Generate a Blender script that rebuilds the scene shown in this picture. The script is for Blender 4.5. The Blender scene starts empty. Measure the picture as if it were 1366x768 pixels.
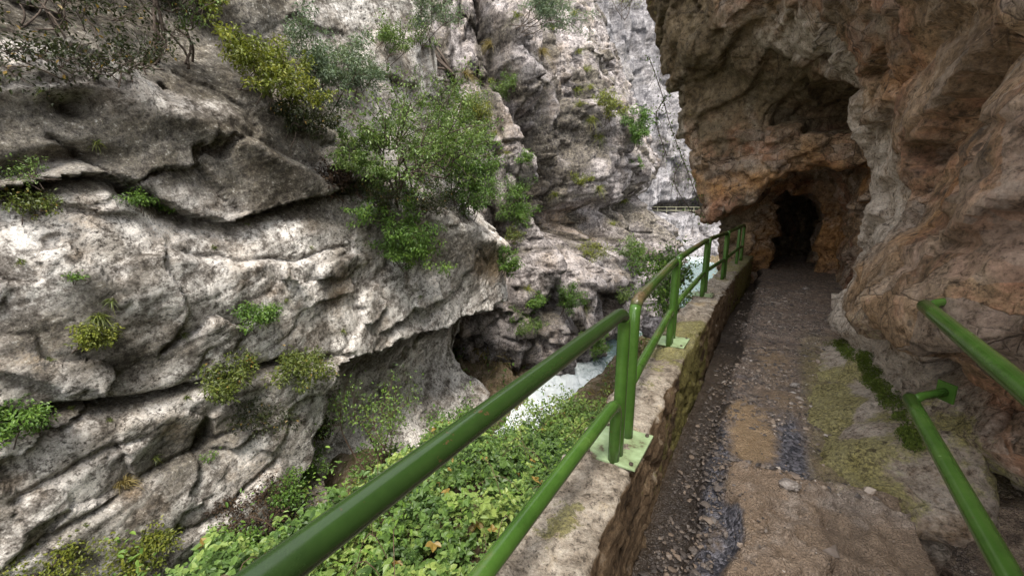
import bpy, math, random
import numpy as np
from mathutils import Vector
R = math.radians
C = bpy.context.scene.collection
rng = np.random.default_rng(7)
random.seed(7)

# ------------------------------------------------------------------ camera frame and path frame
FPX, HOR, EYE = 565.0, 268.0, 1.58
PITCH = math.atan((384 - HOR) / FPX)
CP, SP = math.cos(PITCH), math.sin(PITCH)
AZ = R(31.8)                                             # the path runs off 31.8 degrees to the right
SV = np.array([math.sin(AZ), math.cos(AZ)]); NV = np.array([-math.cos(AZ), math.sin(AZ)])
def W(s, n, z):                                          # path coordinates (along, towards the gorge, up) -> world
    return Vector((s * SV[0] + n * NV[0], s * SV[1] + n * NV[1], z))
def to_path(P):
    return P[:, 0] * SV[0] + P[:, 1] * SV[1], P[:, 0] * NV[0] + P[:, 1] * NV[1]
def ray(px, py):
    x = px - 683; y = 384 - py
    return Vector((x, FPX * CP + y * SP, y * CP - FPX * SP)).normalized()
def at(px, py, Y):                                       # a point measured on the photo at ground distance Y
    r = ray(px, py); return Vector((0, 0, EYE)) + r * (Y / r.y)
def measure(P):                                          # where a built point was measured in the survey photo
    x = P[:, 0]; y = P[:, 1]; z = P[:, 2] - EYE
    d = np.maximum(y * CP - z * SP, 0.3)
    return 683 + FPX * x / d, 384 - FPX * (z * CP + y * SP) / d, d

# ------------------------------------------------------------------ noise
_perm = np.tile(np.random.default_rng(3).permutation(256), 2).astype(np.int32)
_g = np.random.default_rng(4).normal(size=(256, 3)).astype(np.float32); _g /= np.linalg.norm(_g, axis=1)[:, None]
_v = np.random.default_rng(5).random((256, 6)).astype(np.float32)
def _h(i, j, k): return _perm[_perm[_perm[i & 255] + (j & 255)] + (k & 255)]
def perlin(P):
    P = P.astype(np.float32); f0 = np.floor(P); I = f0.astype(np.int32); F = P - f0
    U = F * F * F * (F * (F * 6 - 15) + 10)
    out = np.zeros(len(P), np.float32)
    for a in (0, 1):
        for b in (0, 1):
            for c in (0, 1):
                g = _g[_h(I[:, 0] + a, I[:, 1] + b, I[:, 2] + c)]
                d = g[:, 0] * (F[:, 0] - a) + g[:, 1] * (F[:, 1] - b) + g[:, 2] * (F[:, 2] - c)
                w = (U[:, 0] if a else 1 - U[:, 0]) * (U[:, 1] if b else 1 - U[:, 1]) * (U[:, 2] if c else 1 - U[:, 2])
                out += w * d
    return out * 1.6
def fbm(P, octs=4, lac=2.1, gain=.5, ridged=False):
    o = np.zeros(len(P), np.float32); a = 1.; Q = P
    for i in range(octs):
        n = perlin(Q + i * 17.3)
        o += a * ((1 - 2 * np.abs(n)) if ridged else n)
        a *= gain; Q = Q * lac
    return o
def facet(P):                                            # broken-block rock: every cell a randomly tilted plane
    P = P.astype(np.float32); I = np.floor(P).astype(np.int32)
    n = len(P); d1 = np.full(n, 9e9, np.float32); d2 = np.full(n, 9e9, np.float32); val = np.zeros(n, np.float32)
    for a in (-1, 0, 1):
        for b in (-1, 0, 1):
            for c in (-1, 0, 1):
                h = _h(I[:, 0] + a, I[:, 1] + b, I[:, 2] + c); r = _v[h]
                D = P - (I + np.array([a, b, c], np.int32) + .15 + .7 * r[:, :3])
                q = (D * D).sum(1)
                t = ((r[:, 3:] - .5) * D).sum(1) * 1.6 + (r[:, 3] - .5) * .5
                near = q < d1
                d2 = np.where(near, d1, np.minimum(d2, q)); val = np.where(near, t, val); d1 = np.where(near, q, d1)
    return val, np.sqrt(d2) - np.sqrt(d1)
def sstep(a, b, x):
    t = np.clip((x - a) / (b - a), 0, 1); return t * t * (3 - 2 * t)
def blob(x, y, cx, cy, rx, ry, ang=0):
    c, s = math.cos(ang), math.sin(ang); dx = x - cx; dy = y - cy
    return np.exp(-(((dx * c + dy * s) / rx) ** 2 + ((-dx * s + dy * c) / ry) ** 2))

# ------------------------------------------------------------------ mesh helpers
def mesh_obj(name, V, F, mat, parent=None, smooth=True, attrs=None, colors=None):
    V = np.asarray(V, np.float32)
    me = bpy.data.meshes.new(name); me.vertices.add(len(V)); me.vertices.foreach_set('co', V.ravel())
    if isinstance(F, np.ndarray): F = [F]
    F = [f for f in F if len(f)]
    tot = np.concatenate([np.full(len(f), f.shape[1], np.int32) for f in F]); idx = np.concatenate([f.ravel() for f in F]).astype(np.int32)
    me.loops.add(len(idx)); me.loops.foreach_set('vertex_index', idx)
    st = np.concatenate([[0], np.cumsum(tot)[:-1]]).astype(np.int32)
    me.polygons.add(len(tot)); me.polygons.foreach_set('loop_start', st); me.polygons.foreach_set('loop_total', tot)
    me.polygons.foreach_set('use_smooth', np.full(len(tot), smooth))
    me.update(calc_edges=True)
    for k, a in (attrs or {}).items():
        at_ = me.attributes.new(k, 'FLOAT', 'POINT'); at_.data.foreach_set('value', np.asarray(a, np.float32))
    if mat: me.materials.append(mat)
    o = bpy.data.objects.new(name, me); C.objects.link(o)
    if parent: o.parent = parent
    return o
def grid_faces(nu, nv, flip=False):
    i = np.arange(nu - 1)[:, None] * nv + np.arange(nv - 1)[None]; i = i.ravel()
    q = np.stack([i, i + nv, i + nv + 1, i + 1], 1)
    return q[:, ::-1].copy() if flip else q
def vnormals(V, F):
    N = np.zeros_like(V); a = V[F[:, 2]] - V[F[:, 0]]; b = V[F[:, 3]] - V[F[:, 1]]
    fn = np.cross(a, b)
    for k in range(4):
        for c in range(3): N[:, c] += np.bincount(F[:, k], fn[:, c], len(V))
    return N / (np.linalg.norm(N, axis=1)[:, None] + 1e-9)
def tag(o, label=None, cat=None, group=None, kind=None):
    if label: o['label'] = label
    if cat: o['category'] = cat
    if group: o['group'] = group
    if kind: o['kind'] = kind
    return o
def empty(name, loc):
    o = bpy.data.objects.new(name, None); C.objects.link(o); o.location = loc; o.empty_display_size = .1
    return o
class MB:
    def __init__(s): s.V = []; s.F4 = []; s.F3 = []; s.n = 0
    def tube(s, pts, r, seg=12, caps=True):
        pts = [Vector(p) for p in pts]; k = len(pts); rad = r if hasattr(r, '__len__') else [r] * k
        ref = None; base = s.n
        for i, p in enumerate(pts):
            t = (pts[min(i + 1, k - 1)] - pts[max(i - 1, 0)]).normalized()
            if ref is None: ref = t.orthogonal().normalized()
            ref = (ref - t * ref.dot(t)).normalized(); b = t.cross(ref)
            for j in range(seg):
                a = 2 * math.pi * j / seg
                s.V.append(p + (ref * math.cos(a) + b * math.sin(a)) * rad[i])
        for i in range(k - 1):
            for j in range(seg):
                j2 = (j + 1) % seg
                s.F4.append((base + i * seg + j, base + i * seg + j2, base + (i + 1) * seg + j2, base + (i + 1) * seg + j))
        s.n += k * seg
        if caps:
            for i, fl in ((0, 1), (k - 1, 0)):
                s.V.append(pts[i]); c = s.n; s.n += 1
                for j in range(seg):
                    a, b2 = base + i * seg + j, base + i * seg + (j + 1) % seg
                    s.F3.append((c, b2, a) if fl else (c, a, b2))
        return s
    def box(s, M, size):                                 # M: 4x4, size: full extents
        b = s.n
        for x in (-.5, .5):
            for y in (-.5, .5):
                for z in (-.5, .5): s.V.append(M @ Vector((x * size[0], y * size[1], z * size[2])))
        for f in ((0, 1, 3, 2), (4, 6, 7, 5), (0, 4, 5, 1), (2, 3, 7, 6), (0, 2, 6, 4), (1, 5, 7, 3)): s.F4.append(tuple(b + i for i in f))
        s.n += 8; return s
    def build(s, name, mat, parent=None, smooth=True, attrs=None, bevel=0):
        off = Vector(); q = parent
        while q is not None: off = off + q.location; q = q.parent
        V = np.array([tuple(v - off) for v in s.V])
        o = mesh_obj(name, V, [np.array(s.F4).reshape(-1, 4), np.array(s.F3).reshape(-1, 3)], mat, parent, smooth, attrs)
        if bevel:
            m = o.modifiers.new('b', 'BEVEL'); m.width = bevel; m.segments = 2
        return o
def smooth_path(ctrl, n):                                # Catmull-Rom through control points
    P = [Vector(p) for p in ctrl]; P = [P[0] * 2 - P[1]] + P + [P[-1] * 2 - P[-2]]; out = []
    for i in range(1, len(P) - 2):
        for k in range(n):
            t = k / n; a, b, c, d = P[i - 1], P[i], P[i + 1], P[i + 2]
            out.append(.5 * (2 * b + (c - a) * t + (2 * a - 5 * b + 4 * c - d) * t * t + (3 * b - a - 3 * c + d) * t ** 3))
    out.append(P[-2]); return out

# ------------------------------------------------------------------ materials
class NT:
    def __init__(s, name):
        s.m = bpy.data.materials.new(name); s.m.use_nodes = True; s.t = s.m.node_tree; s.N = s.t.nodes; s.L = s.t.links
        s.N.clear(); s.out = s.N.new('ShaderNodeOutputMaterial')
        s.pos = s.N.new('ShaderNodeNewGeometry')
    def put(s, sock, v):
        if v is None: return
        if isinstance(v, bpy.types.NodeSocket): s.L.new(v, sock)
        elif hasattr(v, '__len__') and len(v) == 3 and sock.type == 'RGBA': sock.default_value = (*v, 1)
        else: sock.default_value = v
    def map(s, scale=(1, 1, 1), rot=(0, 0, 0), loc=(0, 0, 0)):
        n = s.N.new('ShaderNodeMapping'); s.L.new(s.pos.outputs['Position'], n.inputs[0])
        n.inputs['Scale'].default_value = scale; n.inputs['Rotation'].default_value = rot; n.inputs['Location'].default_value = loc
        return n.outputs[0]
    def bed(s, a, b, thick, thin):                       # coordinates along tilted bedding planes
        n = s.N.new('ShaderNodeMapping'); n.vector_type = 'TEXTURE'; s.L.new(s.pos.outputs['Position'], n.inputs[0])
        n.inputs['Rotation'].default_value = (a, b, 0); n.inputs['Scale'].default_value = (1 / thick, 1 / thick, 1 / thin); return n.outputs[0]
    def noise(s, scale, detail=6, rough=.6, vec=None, dist=0, col=False, kind=None):
        n = s.N.new('ShaderNodeTexNoise')
        if kind: n.noise_type = kind
        s.L.new(vec or s.pos.outputs['Position'], n.inputs['Vector'])
        n.inputs['Scale'].default_value = scale; n.inputs['Detail'].default_value = detail; n.inputs['Roughness'].default_value = rough
        n.inputs['Distortion'].default_value = dist
        return n.outputs[1 if col else 0]
    def voro(s, scale, feat='F1', vec=None, out='Distance', rand=1):
        n = s.N.new('ShaderNodeTexVoronoi'); n.feature = feat; s.L.new(vec or s.pos.outputs['Position'], n.inputs['Vector'])
        n.inputs['Scale'].default_value = scale; n.inputs['Randomness'].default_value = rand
        return n.outputs[out]
    def math(s, op, a, b=None, clamp=False):
        n = s.N.new('ShaderNodeMath'); n.operation = op; n.use_clamp = clamp; s.put(n.inputs[0], a); s.put(n.inputs[1], b); return n.outputs[0]
    def ramp(s, f, stops, interp='LINEAR'):
        n = s.N.new('ShaderNodeValToRGB'); n.color_ramp.interpolation = interp; e = n.color_ramp.elements
        while len(e) < len(stops): e.new(.5)
        for el, (p, c) in zip(e, stops):
            el.position = p; el.color = (c, c, c, 1) if not hasattr(c, '__len__') else (*c, 1)
        s.L.new(f, n.inputs[0]); return n.outputs[0]
    def mix(s, f, a, b, mode='MIX'):
        n = s.N.new('ShaderNodeMix'); n.data_type = 'RGBA'; n.blend_type = mode
        s.put(n.inputs[0], f); s.put(n.inputs[6], a); s.put(n.inputs[7], b); return n.outputs[2]
    def attr(s, name):
        n = s.N.new('ShaderNodeAttribute'); n.attribute_name = name; return n.outputs['Fac']
    def up(s):
        n = s.N.new('ShaderNodeSeparateXYZ'); s.L.new(s.pos.outputs['Normal'], n.inputs[0]); return n.outputs[2]
    def bump(s, h, dist, strength=1, prev=None):
        n = s.N.new('ShaderNodeBump'); n.inputs['Strength'].default_value = strength; n.inputs['Distance'].default_value = dist
        s.L.new(h, n.inputs['Height'])
        if prev: s.L.new(prev, n.inputs['Normal'])
        return n.outputs[0]
    def principled(s, col, rough=.8, normal=None, spec=.3, **kw):
        n = s.N.new('ShaderNodeBsdfPrincipled'); s.put(n.inputs['Base Color'], col); s.put(n.inputs['Roughness'], rough)
        n.inputs['Specular IOR Level'].default_value = spec
        if normal: s.L.new(normal, n.inputs['Normal'])
        for k, v in kw.items(): s.put(n.inputs[k.replace('_', ' ')], v)
        s.L.new(n.outputs[0], s.out.inputs[0]); return n

def limestone(name, dark, mid, light, tint, moss_col=(.075, .080, .022), vert=.35, sc=1.0, streaks=.6, bumps=1.0, warm=.4):
    t = NT(name); P = t.pos.outputs['Position']
    wv = t.mix(.10 / sc, P, t.noise(2.2 * sc, 5, .65, col=True), 'ADD')
    n1 = t.noise(.5 * sc, 5, .6, dist=.8); n2 = t.noise(2.3 * sc, 10, .70, dist=.7); n3 = t.noise(12 * sc, 9, .74); n4 = t.noise(27 * sc, 8, .8)
    rg = t.noise(5 * sc, 8, .62, vec=t.bed(R(22), R(-13), .8, 1.7), kind='RIDGED_MULTIFRACTAL')
    dg = t.noise(1.0 * sc, 9, .68, vec=t.bed(R(22), R(-13), 1.4, 6.0), dist=.5)      # bedding that dips
    st = t.noise(1.0 * sc, 8, .68, vec=t.map((2.6, 2.6, vert), (0, R(8), 0)), dist=.8)           # water streaks
    f = t.math('ADD', t.math('MULTIPLY', n2, .42), t.math('MULTIPLY', n3, .34))
    f = t.math('ADD', f, t.math('MULTIPLY', n1, .18)); f = t.math('ADD', f, t.math('MULTIPLY', dg, .30))
    col = t.ramp(f, [(.525, dark), (.588, mid), (.642, light), (.74, tuple(min(1, c * 1.25) for c in light))])
    col = t.mix(t.math('MULTIPLY', t.ramp(t.math('ADD', t.math('MULTIPLY', t.noise(1.3 * sc, 7, .65, vec=t.map((1, 1, .7), loc=(9, 3, 1))), .7), t.math('MULTIPLY', n3, .3)), [(.50, 0), (.60, 1)]), warm), col, t.mix(n3, tuple(c * .45 for c in tint), tuple(c * 1.4 for c in tint)))
    col = t.mix(t.math('MULTIPLY', t.ramp(t.math('ADD', t.math('MULTIPLY', st, .75), t.math('MULTIPLY', n3, .25)), [(.50, 0), (.59, 1)]), streaks), col, t.mix(t.ramp(n3, [(.35, 0), (.65, 1)]), dark, tuple(c * .75 for c in mid)))
    sn = t.math('ADD', t.attr('stain_shade'), t.math('ADD', t.math('MULTIPLY', n2, .7), t.math('MULTIPLY', n3, .35)))
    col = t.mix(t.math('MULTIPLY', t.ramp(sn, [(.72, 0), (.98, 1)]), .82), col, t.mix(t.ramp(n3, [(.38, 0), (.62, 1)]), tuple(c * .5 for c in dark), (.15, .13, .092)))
    oc = t.math('ADD', t.attr('ochre'), t.math('MULTIPLY', n3, .8))
    col = t.mix(t.math('MULTIPLY', t.ramp(oc, [(.62, 0), (1.0, 1)]), .8), col, t.mix(n2, (.16, .10, .05), (.46, .32, .17)))
    sp = t.ramp(t.math('ADD', t.math('MULTIPLY', n4, .55), t.math('MULTIPLY', n3, .45)), [(.42, 1), (.485, 0)])
    col = t.mix(t.math('MULTIPLY', sp, t.ramp(n1, [(.40, .15), (.58, .85)])), col, tuple(c * .6 for c in dark))
    lp = t.ramp(t.math('ADD', t.math('MULTIPLY', n4, .5), t.math('MULTIPLY', n3, .5)), [(.56, 0), (.62, 1)])
    col = t.mix(t.math('MULTIPLY', lp, .5), col, tuple(min(.8, c * 1.3) for c in light))
    ln = t.math('ABSOLUTE', t.math('SUBTRACT', dg, .5)); ln = t.ramp(ln, [(0, 1), (.010, 0)])
    col = t.mix(t.math('MULTIPLY', ln, t.ramp(n2, [(.46, 0), (.56, .75)])), col, tuple(c * .5 for c in dark))
    pv = t.voro(11 * sc, 'F1', vec=t.mix(.05 / sc, P, t.noise(9 * sc, 4, .6, col=True), 'ADD')); pit = t.ramp(t.math('ADD', pv, t.math('MULTIPLY', n3, .25)), [(.27, 1), (.33, 0)])
    col = t.mix(t.math('MULTIPLY', pit, t.ramp(n2, [(.48, 0), (.62, .75)])), col, tuple(c * .5 for c in dark))
    gr = t.noise(48 * sc, 6, .85); col = t.mix(1, col, t.ramp(t.math('ADD', t.math('MULTIPLY', gr, .6), t.math('MULTIPLY', n4, .4)), [(.36, .45), (.5, 1.0), (.64, 1.35)]), 'MULTIPLY')
    big = t.noise(.9 * sc, 7, .62, vec=t.bed(R(22), R(-13), .8, 1.5), dist=.6); col = t.mix(1, col, t.ramp(t.math('ADD', t.math('MULTIPLY', big, .8), t.math('MULTIPLY', n3, .2)), [(.40, (.50, .48, .45)), (.49, .92), (.60, 1.18)]), 'MULTIPLY')
    crk = t.ramp(t.voro(1.3 * sc, 'DISTANCE_TO_EDGE', vec=wv), [(0, 1), (.012, 0)])
    col = t.mix(t.math('MULTIPLY', crk, t.math('MULTIPLY', t.ramp(n1, [(.45, 0), (.6, 1)]), .6)), col, tuple(c * .4 for c in dark))
    mo = t.math('ADD', t.math('ADD', t.math('MULTIPLY', t.attr('moss'), 1.35), t.math('MULTIPLY', n2, .6)), t.math('MULTIPLY', n3, .55))
    mo = t.math('ADD', t.math('ADD', mo, t.math('MULTIPLY', t.up(), .16)), t.math('MULTIPLY', n4, .35))
    mm = t.ramp(mo, [(1.06, 0), (1.22, .9)])
    col = t.mix(mm, col, t.mix(t.ramp(t.math('ADD', t.math('MULTIPLY', n4, .5), t.math('MULTIPLY', n3, .5)), [(.38, 0), (.62, 1)]), tuple(c * .35 for c in moss_col), tuple(c * 1.9 for c in moss_col)))
    b = t.bump(n2, .03 * bumps / sc, .6); b = t.bump(rg, .025 * bumps / sc, .8, b); b = t.bump(dg, .04 * bumps / sc, .8, b); b = t.bump(n3, .03 * bumps / sc, .9, b); b = t.bump(n4, .014 * bumps / sc, 1, b); b = t.bump(t.math('SUBTRACT', 1, pit), .012 / sc, .6, b)
    b = t.bump(mm, .02, .6, b)
    t.principled(col, .88, b, .2)
    return t.m

M = {}
M['lime'] = limestone('pale_limestone', (.10, .086, .073), (.285, .26, .235), (.68, .645, .605), (.36, .28, .20), warm=.42)
M['lime_mid'] = limestone('grey_limestone', (.05, .043, .041), (.185, .165, .16), (.40, .363, .352), (.33, .25, .17), vert=.2, sc=.6, streaks=.7, bumps=1.3)
M['lime_far'] = limestone('blue_grey_limestone', (.10, .095, .102), (.17, .162, .168), (.29, .277, .283), (.32, .28, .25), vert=.12, sc=.3, streaks=.8, warm=.2)

def cave_rock():
    t = NT('cave_rock'); P = t.pos.outputs['Position']
    n1 = t.noise(.6, 5, .62, dist=.6); n2 = t.noise(1.0, 10, .72, vec=t.bed(R(-20), R(22), 2.2, 3.2), dist=.15); n3 = t.noise(11, 9, .74); n4 = t.noise(60, 5, .75)
    st = t.noise(1.5, 9, .70, vec=t.map((2.2, 2.2, .8)), dist=.25)
    rg = t.noise(5, 8, .62, vec=t.map((1, 1, 1.6), (R(-15), R(22), 0)), kind='RIDGED_MULTIFRACTAL')
    f = t.math('ADD', t.math('MULTIPLY', n2, .6), t.math('MULTIPLY', n3, .4))
    col = t.ramp(f, [(.38, (.08, .047, .025)), (.47, (.255, .162, .088)), (.55, (.42, .285, .175)), (.68, (.62, .475, .345))])
    rd = t.math('ADD', t.math('MULTIPLY', t.noise(1.1, 8, .66, vec=t.map((1, 1, 1), loc=(4, 7, 2)), dist=.35), .75), t.math('MULTIPLY', n3, .25))
    col = t.mix(t.ramp(rd, [(.49, 0), (.57, .75)]), col, t.mix(t.ramp(n3, [(.35, 0), (.65, 1)]), (.15, .062, .034), (.50, .255, .155)))
    col = t.mix(t.math('MULTIPLY', t.ramp(t.math('ADD', t.math('MULTIPLY', st, .7), t.math('MULTIPLY', n3, .3)), [(.51, 0), (.60, 1)]), .6), col, t.mix(n3, (.22, .165, .11), (.66, .56, .46)))
    bq = t.bed(R(-20), R(22), 1.0, 2.3); bw_ = t.mix(.10, bq, t.noise(3.5, 5, .65, col=True), 'ADD')
    cell = t.N.new('ShaderNodeSeparateColor'); t.L.new(t.voro(2.6, 'F1', vec=bw_, out='Color'), cell.inputs[0])
    col = t.mix(1, col, t.ramp(cell.outputs[0], [(0, .62), (.5, 1.0), (1, 1.35)]), 'MULTIPLY')
    col = t.mix(t.math('MULTIPLY', t.ramp(cell.outputs[1], [(.62, 0), (.80, .6)]), t.ramp(n3, [(.35, .3), (.6, 1)])), col, (.40, .33, .27))
    edg = t.ramp(t.voro(2.6, 'DISTANCE_TO_EDGE', vec=bw_), [(0, 1), (.022, 0)]); edg2 = t.ramp(t.voro(7.5, 'DISTANCE_TO_EDGE', vec=bw_), [(0, 1), (.03, 0)])
    edm = t.math('MULTIPLY', t.math('MAXIMUM', edg, t.math('MULTIPLY', edg2, .7)), t.ramp(t.noise(2.2, 4, .6), [(.44, 0), (.58, .85)]))
    col = t.mix(edm, col, (.045, .028, .017))
    oc = t.math('ADD', t.attr('ochre'), t.math('ADD', t.math('MULTIPLY', n2, .6), t.math('MULTIPLY', n3, .25)))
    col = t.mix(t.math('MULTIPLY', t.ramp(oc, [(.62, 0), (.9, 1)]), .85), col, t.mix(t.ramp(n3, [(.35, 0), (.65, 1)]), (.24, .095, .03), (.62, .34, .12)))
    pl = t.math('ADD', t.attr('pale'), t.math('ADD', t.math('MULTIPLY', n3, .5), t.math('MULTIPLY', n2, .3)))
    col = t.mix(t.math('MULTIPLY', t.ramp(pl, [(.60, 0), (.85, 1)]), .9), col, t.mix(t.ramp(n3, [(.35, 0), (.65, 1)]), (.36, .28, .21), (.76, .67, .57)))
    sn = t.math('ADD', t.attr('stain_shade'), t.math('ADD', t.math('MULTIPLY', st, .6), t.math('MULTIPLY', n3, .25)))
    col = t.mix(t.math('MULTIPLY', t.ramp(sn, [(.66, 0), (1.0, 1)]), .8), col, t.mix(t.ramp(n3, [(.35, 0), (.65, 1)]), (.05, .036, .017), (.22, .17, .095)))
    mo = t.math('ADD', t.math('ADD', t.attr('moss'), t.math('MULTIPLY', n2, .6)), t.math('MULTIPLY', n3, .6))
    col = t.mix(t.ramp(mo, [(.92, 0), (1.25, .8)]), col, t.mix(t.ramp(n4, [(.35, 0), (.65, 1)]), (.13, .12, .03), (.50, .44, .14)))
    sp = t.ramp(t.math('ADD', t.math('MULTIPLY', n4, .5), t.math('MULTIPLY', n3, .5)), [(.40, 1), (.47, 0)])
    col = t.mix(t.math('MULTIPLY', sp, .65), col, (.05, .030, .018))
    gr = t.noise(34, 8, .85); col = t.mix(1, col, t.ramp(t.math('ADD', t.math('MULTIPLY', gr, .65), t.math('MULTIPLY', n4, .35)), [(.36, .4), (.5, 1.0), (.64, 1.45)]), 'MULTIPLY')
    pv = t.voro(9, 'F1', vec=t.mix(.06, P, t.noise(9, 4, .6, col=True), 'ADD')); pit = t.ramp(t.math('ADD', pv, t.math('MULTIPLY', n3, .3)), [(.27, 1), (.34, 0)])
    col = t.mix(t.math('MULTIPLY', pit, t.ramp(n2, [(.42, 0), (.56, .75)])), col, (.04, .025, .015))
    wv = t.mix(.14, P, t.noise(1.8, 6, .65, col=True), 'ADD')
    crk = t.ramp(t.voro(1.5, 'DISTANCE_TO_EDGE', vec=wv), [(0, 1), (.016, 0)])
    col = t.mix(t.math('MULTIPLY', crk, t.ramp(n1, [(.42, 0), (.56, .8)])), col, (.035, .022, .014))
    b = t.bump(n2, .04, .6); b = t.bump(rg, .03, .9, b); b = t.bump(n3, .04, .9, b); b = t.bump(gr, .014, 1, b); b = t.bump(t.math('SUBTRACT', t.math('MULTIPLY', cell.outputs[0], .8), edm), .03, .7, b)
    t.principled(col, t.ramp(n2, [(.3, .55), (.7, .85)]), b, .35)
    return t.m
M['cave'] = cave_rock()

def path_mat():
    t = NT('path_ground')
    n2 = t.noise(3, 9, .65, dist=.4); n3 = t.noise(16, 8, .72); n4 = t.noise(90, 4, .7)
    vo = t.voro(62, 'F1', out='Color'); vd = t.voro(62, 'DISTANCE_TO_EDGE')
    bw = t.N.new('ShaderNodeSeparateColor'); t.L.new(vo, bw.inputs[0])
    grav = t.mix(t.ramp(vd, [(0, 0), (.12, 1)]), (.035, .028, .024), t.ramp(bw.outputs[0], [(0, (.085, .066, .054)), (.5, (.25, .19, .15)), (.85, (.37, .295, .24)), (1, (.58, .51, .45))]))
    soil = t.ramp(n3, [(.36, (.085, .058, .042)), (.5, (.25, .18, .13)), (.64, (.44, .34, .265))])
    col = t.mix(t.ramp(t.math('ADD', t.math('MULTIPLY', n2, .7), t.math('MULTIPLY', n3, .3)), [(.44, 0), (.56, 1)]), grav, soil)
    slate = t.mix(t.ramp(bw.outputs[1], [(.2, 0), (.9, 1)]), (.035, .036, .045), (.21, .20, .225))
    col = t.mix(t.ramp(t.math('ADD', t.attr('slate'), t.math('MULTIPLY', n3, .6)), [(.6, 0), (.95, 1)]), col, slate)
    oc = t.ramp(t.math('ADD', t.attr('ochre'), t.math('MULTIPLY', n3, .6)), [(.6, 0), (.9, 1)])
    col = t.mix(oc, col, t.mix(n3, (.20, .125, .065), (.44, .32, .20)))
    rk = t.ramp(t.math('ADD', t.math('SUBTRACT', t.attr('pale'), t.math('MULTIPLY', t.attr('slate'), .8)), t.math('MULTIPLY', n3, .5)), [(.6, 0), (.85, 1)])
    col = t.mix(rk, col, t.mix(t.ramp(n2, [(.50, 0), (.62, .35)]), t.mix(n3, (.15, .105, .07), (.38, .275, .19)), t.ramp(t.math('ADD', t.math('MULTIPLY', n3, .6), t.math('MULTIPLY', n2, .4)), [(.40, (.075, .062, .054)), (.48, (.30, .25, .215)), (.58, (.58, .51, .455))])))
    col = t.mix(t.math('MULTIPLY', t.ramp(t.math('ADD', t.attr('mud_shade'), t.math('MULTIPLY', n3, .4)), [(.5, 0), (1.0, 1)]), .85), col, t.mix(n3, (.018, .013, .009), (.085, .062, .042)))  # dark band beside the parapet: shade mixed into the path colour
    mo = t.ramp(t.math('ADD', t.attr('moss'), t.math('ADD', t.math('MULTIPLY', n3, .5), t.math('MULTIPLY', n4, .4))), [(.66, 0), (1.0, .75)])
    col = t.mix(mo, col, t.mix(t.ramp(n4, [(.35, 0), (.65, 1)]), (.10, .088, .022), (.42, .36, .12)))
    b = t.bump(n3, .03, .7); b = t.bump(t.ramp(vd, [(0, 0), (.3, 1)]), .008, t.math('SUBTRACT', 1, 0) and .8, b); b = t.bump(n4, .006, .6, b)
    gr = t.noise(140, 5, .85); col = t.mix(1, col, t.ramp(gr, [(.36, .45), (.5, 1.0), (.64, 1.4)]), 'MULTIPLY')
    t.principled(col, t.ramp(t.math('ADD', t.attr('slate'), t.math('MULTIPLY', n2, .5)), [(.15, .8), (.6, .32)]), b, .5)
    return t.m
M['path'] = path_mat()

def wall_mat():
    t = NT('weathered_wall')
    n2 = t.noise(3.5, 9, .66); n3 = t.noise(17, 8, .72); n4 = t.noise(80, 5, .7); up = t.up()
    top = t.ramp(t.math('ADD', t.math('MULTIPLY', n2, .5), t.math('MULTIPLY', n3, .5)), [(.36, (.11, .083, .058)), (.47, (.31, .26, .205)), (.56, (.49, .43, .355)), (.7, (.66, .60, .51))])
    top = t.mix(t.ramp(n2, [(.55, 0), (.68, .8)]), top, t.mix(n3, (.30, .20, .08), (.48, .35, .17)))
    sp = t.ramp(t.math('ADD', t.math('MULTIPLY', n4, .6), t.math('MULTIPLY', n3, .4)), [(.41, 1), (.47, 0)])
    top = t.mix(t.math('MULTIPLY', sp, .7), top, (.05, .042, .035))
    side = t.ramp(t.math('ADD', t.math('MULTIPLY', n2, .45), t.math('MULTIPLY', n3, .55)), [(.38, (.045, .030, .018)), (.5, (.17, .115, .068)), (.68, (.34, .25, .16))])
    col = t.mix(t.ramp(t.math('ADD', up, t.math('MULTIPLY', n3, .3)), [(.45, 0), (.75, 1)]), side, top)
    mo = t.ramp(t.math('ADD', t.math('ADD', t.attr('moss'), t.math('MULTIPLY', n2, .8)), t.math('MULTIPLY', n3, .5)), [(.96, 0), (1.34, .8)])
    col = t.mix(mo, col, t.mix(t.ramp(n4, [(.38, 0), (.62, 1)]), (.06, .06, .016), (.26, .24, .07)))
    b = t.bump(n2, .03, .6); b = t.bump(n3, .025, .9, b); b = t.bump(n4, .006, .9, b)
    gr = t.noise(75, 7, .85); col = t.mix(1, col, t.ramp(gr, [(.36, .5), (.5, 1.0), (.64, 1.35)]), 'MULTIPLY')
    t.principled(col, .88, b, .2); return t.m
M['wall'] = wall_mat()

def bank_mat():
    t = NT('bank_soil')
    n2 = t.noise(2.5, 8, .65); n3 = t.noise(15, 8, .7)
    col = t.ramp(t.math('ADD', t.math('MULTIPLY', n2, .5), t.math('MULTIPLY', n3, .5)), [(.36, (.035, .026, .016)), (.5, (.13, .095, .058)), (.62, (.27, .22, .17)), (.72, (.42, .39, .36))])
    col = t.mix(t.ramp(t.noise(6, 6, .7), [(.5, 0), (.62, .8)]), col, (.05, .065, .018))
    b = t.bump(n2, .15, .6); b = t.bump(n3, .04, .9, b)
    t.principled(col, .92, b, .15); return t.m
M['bank'] = bank_mat()

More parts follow.
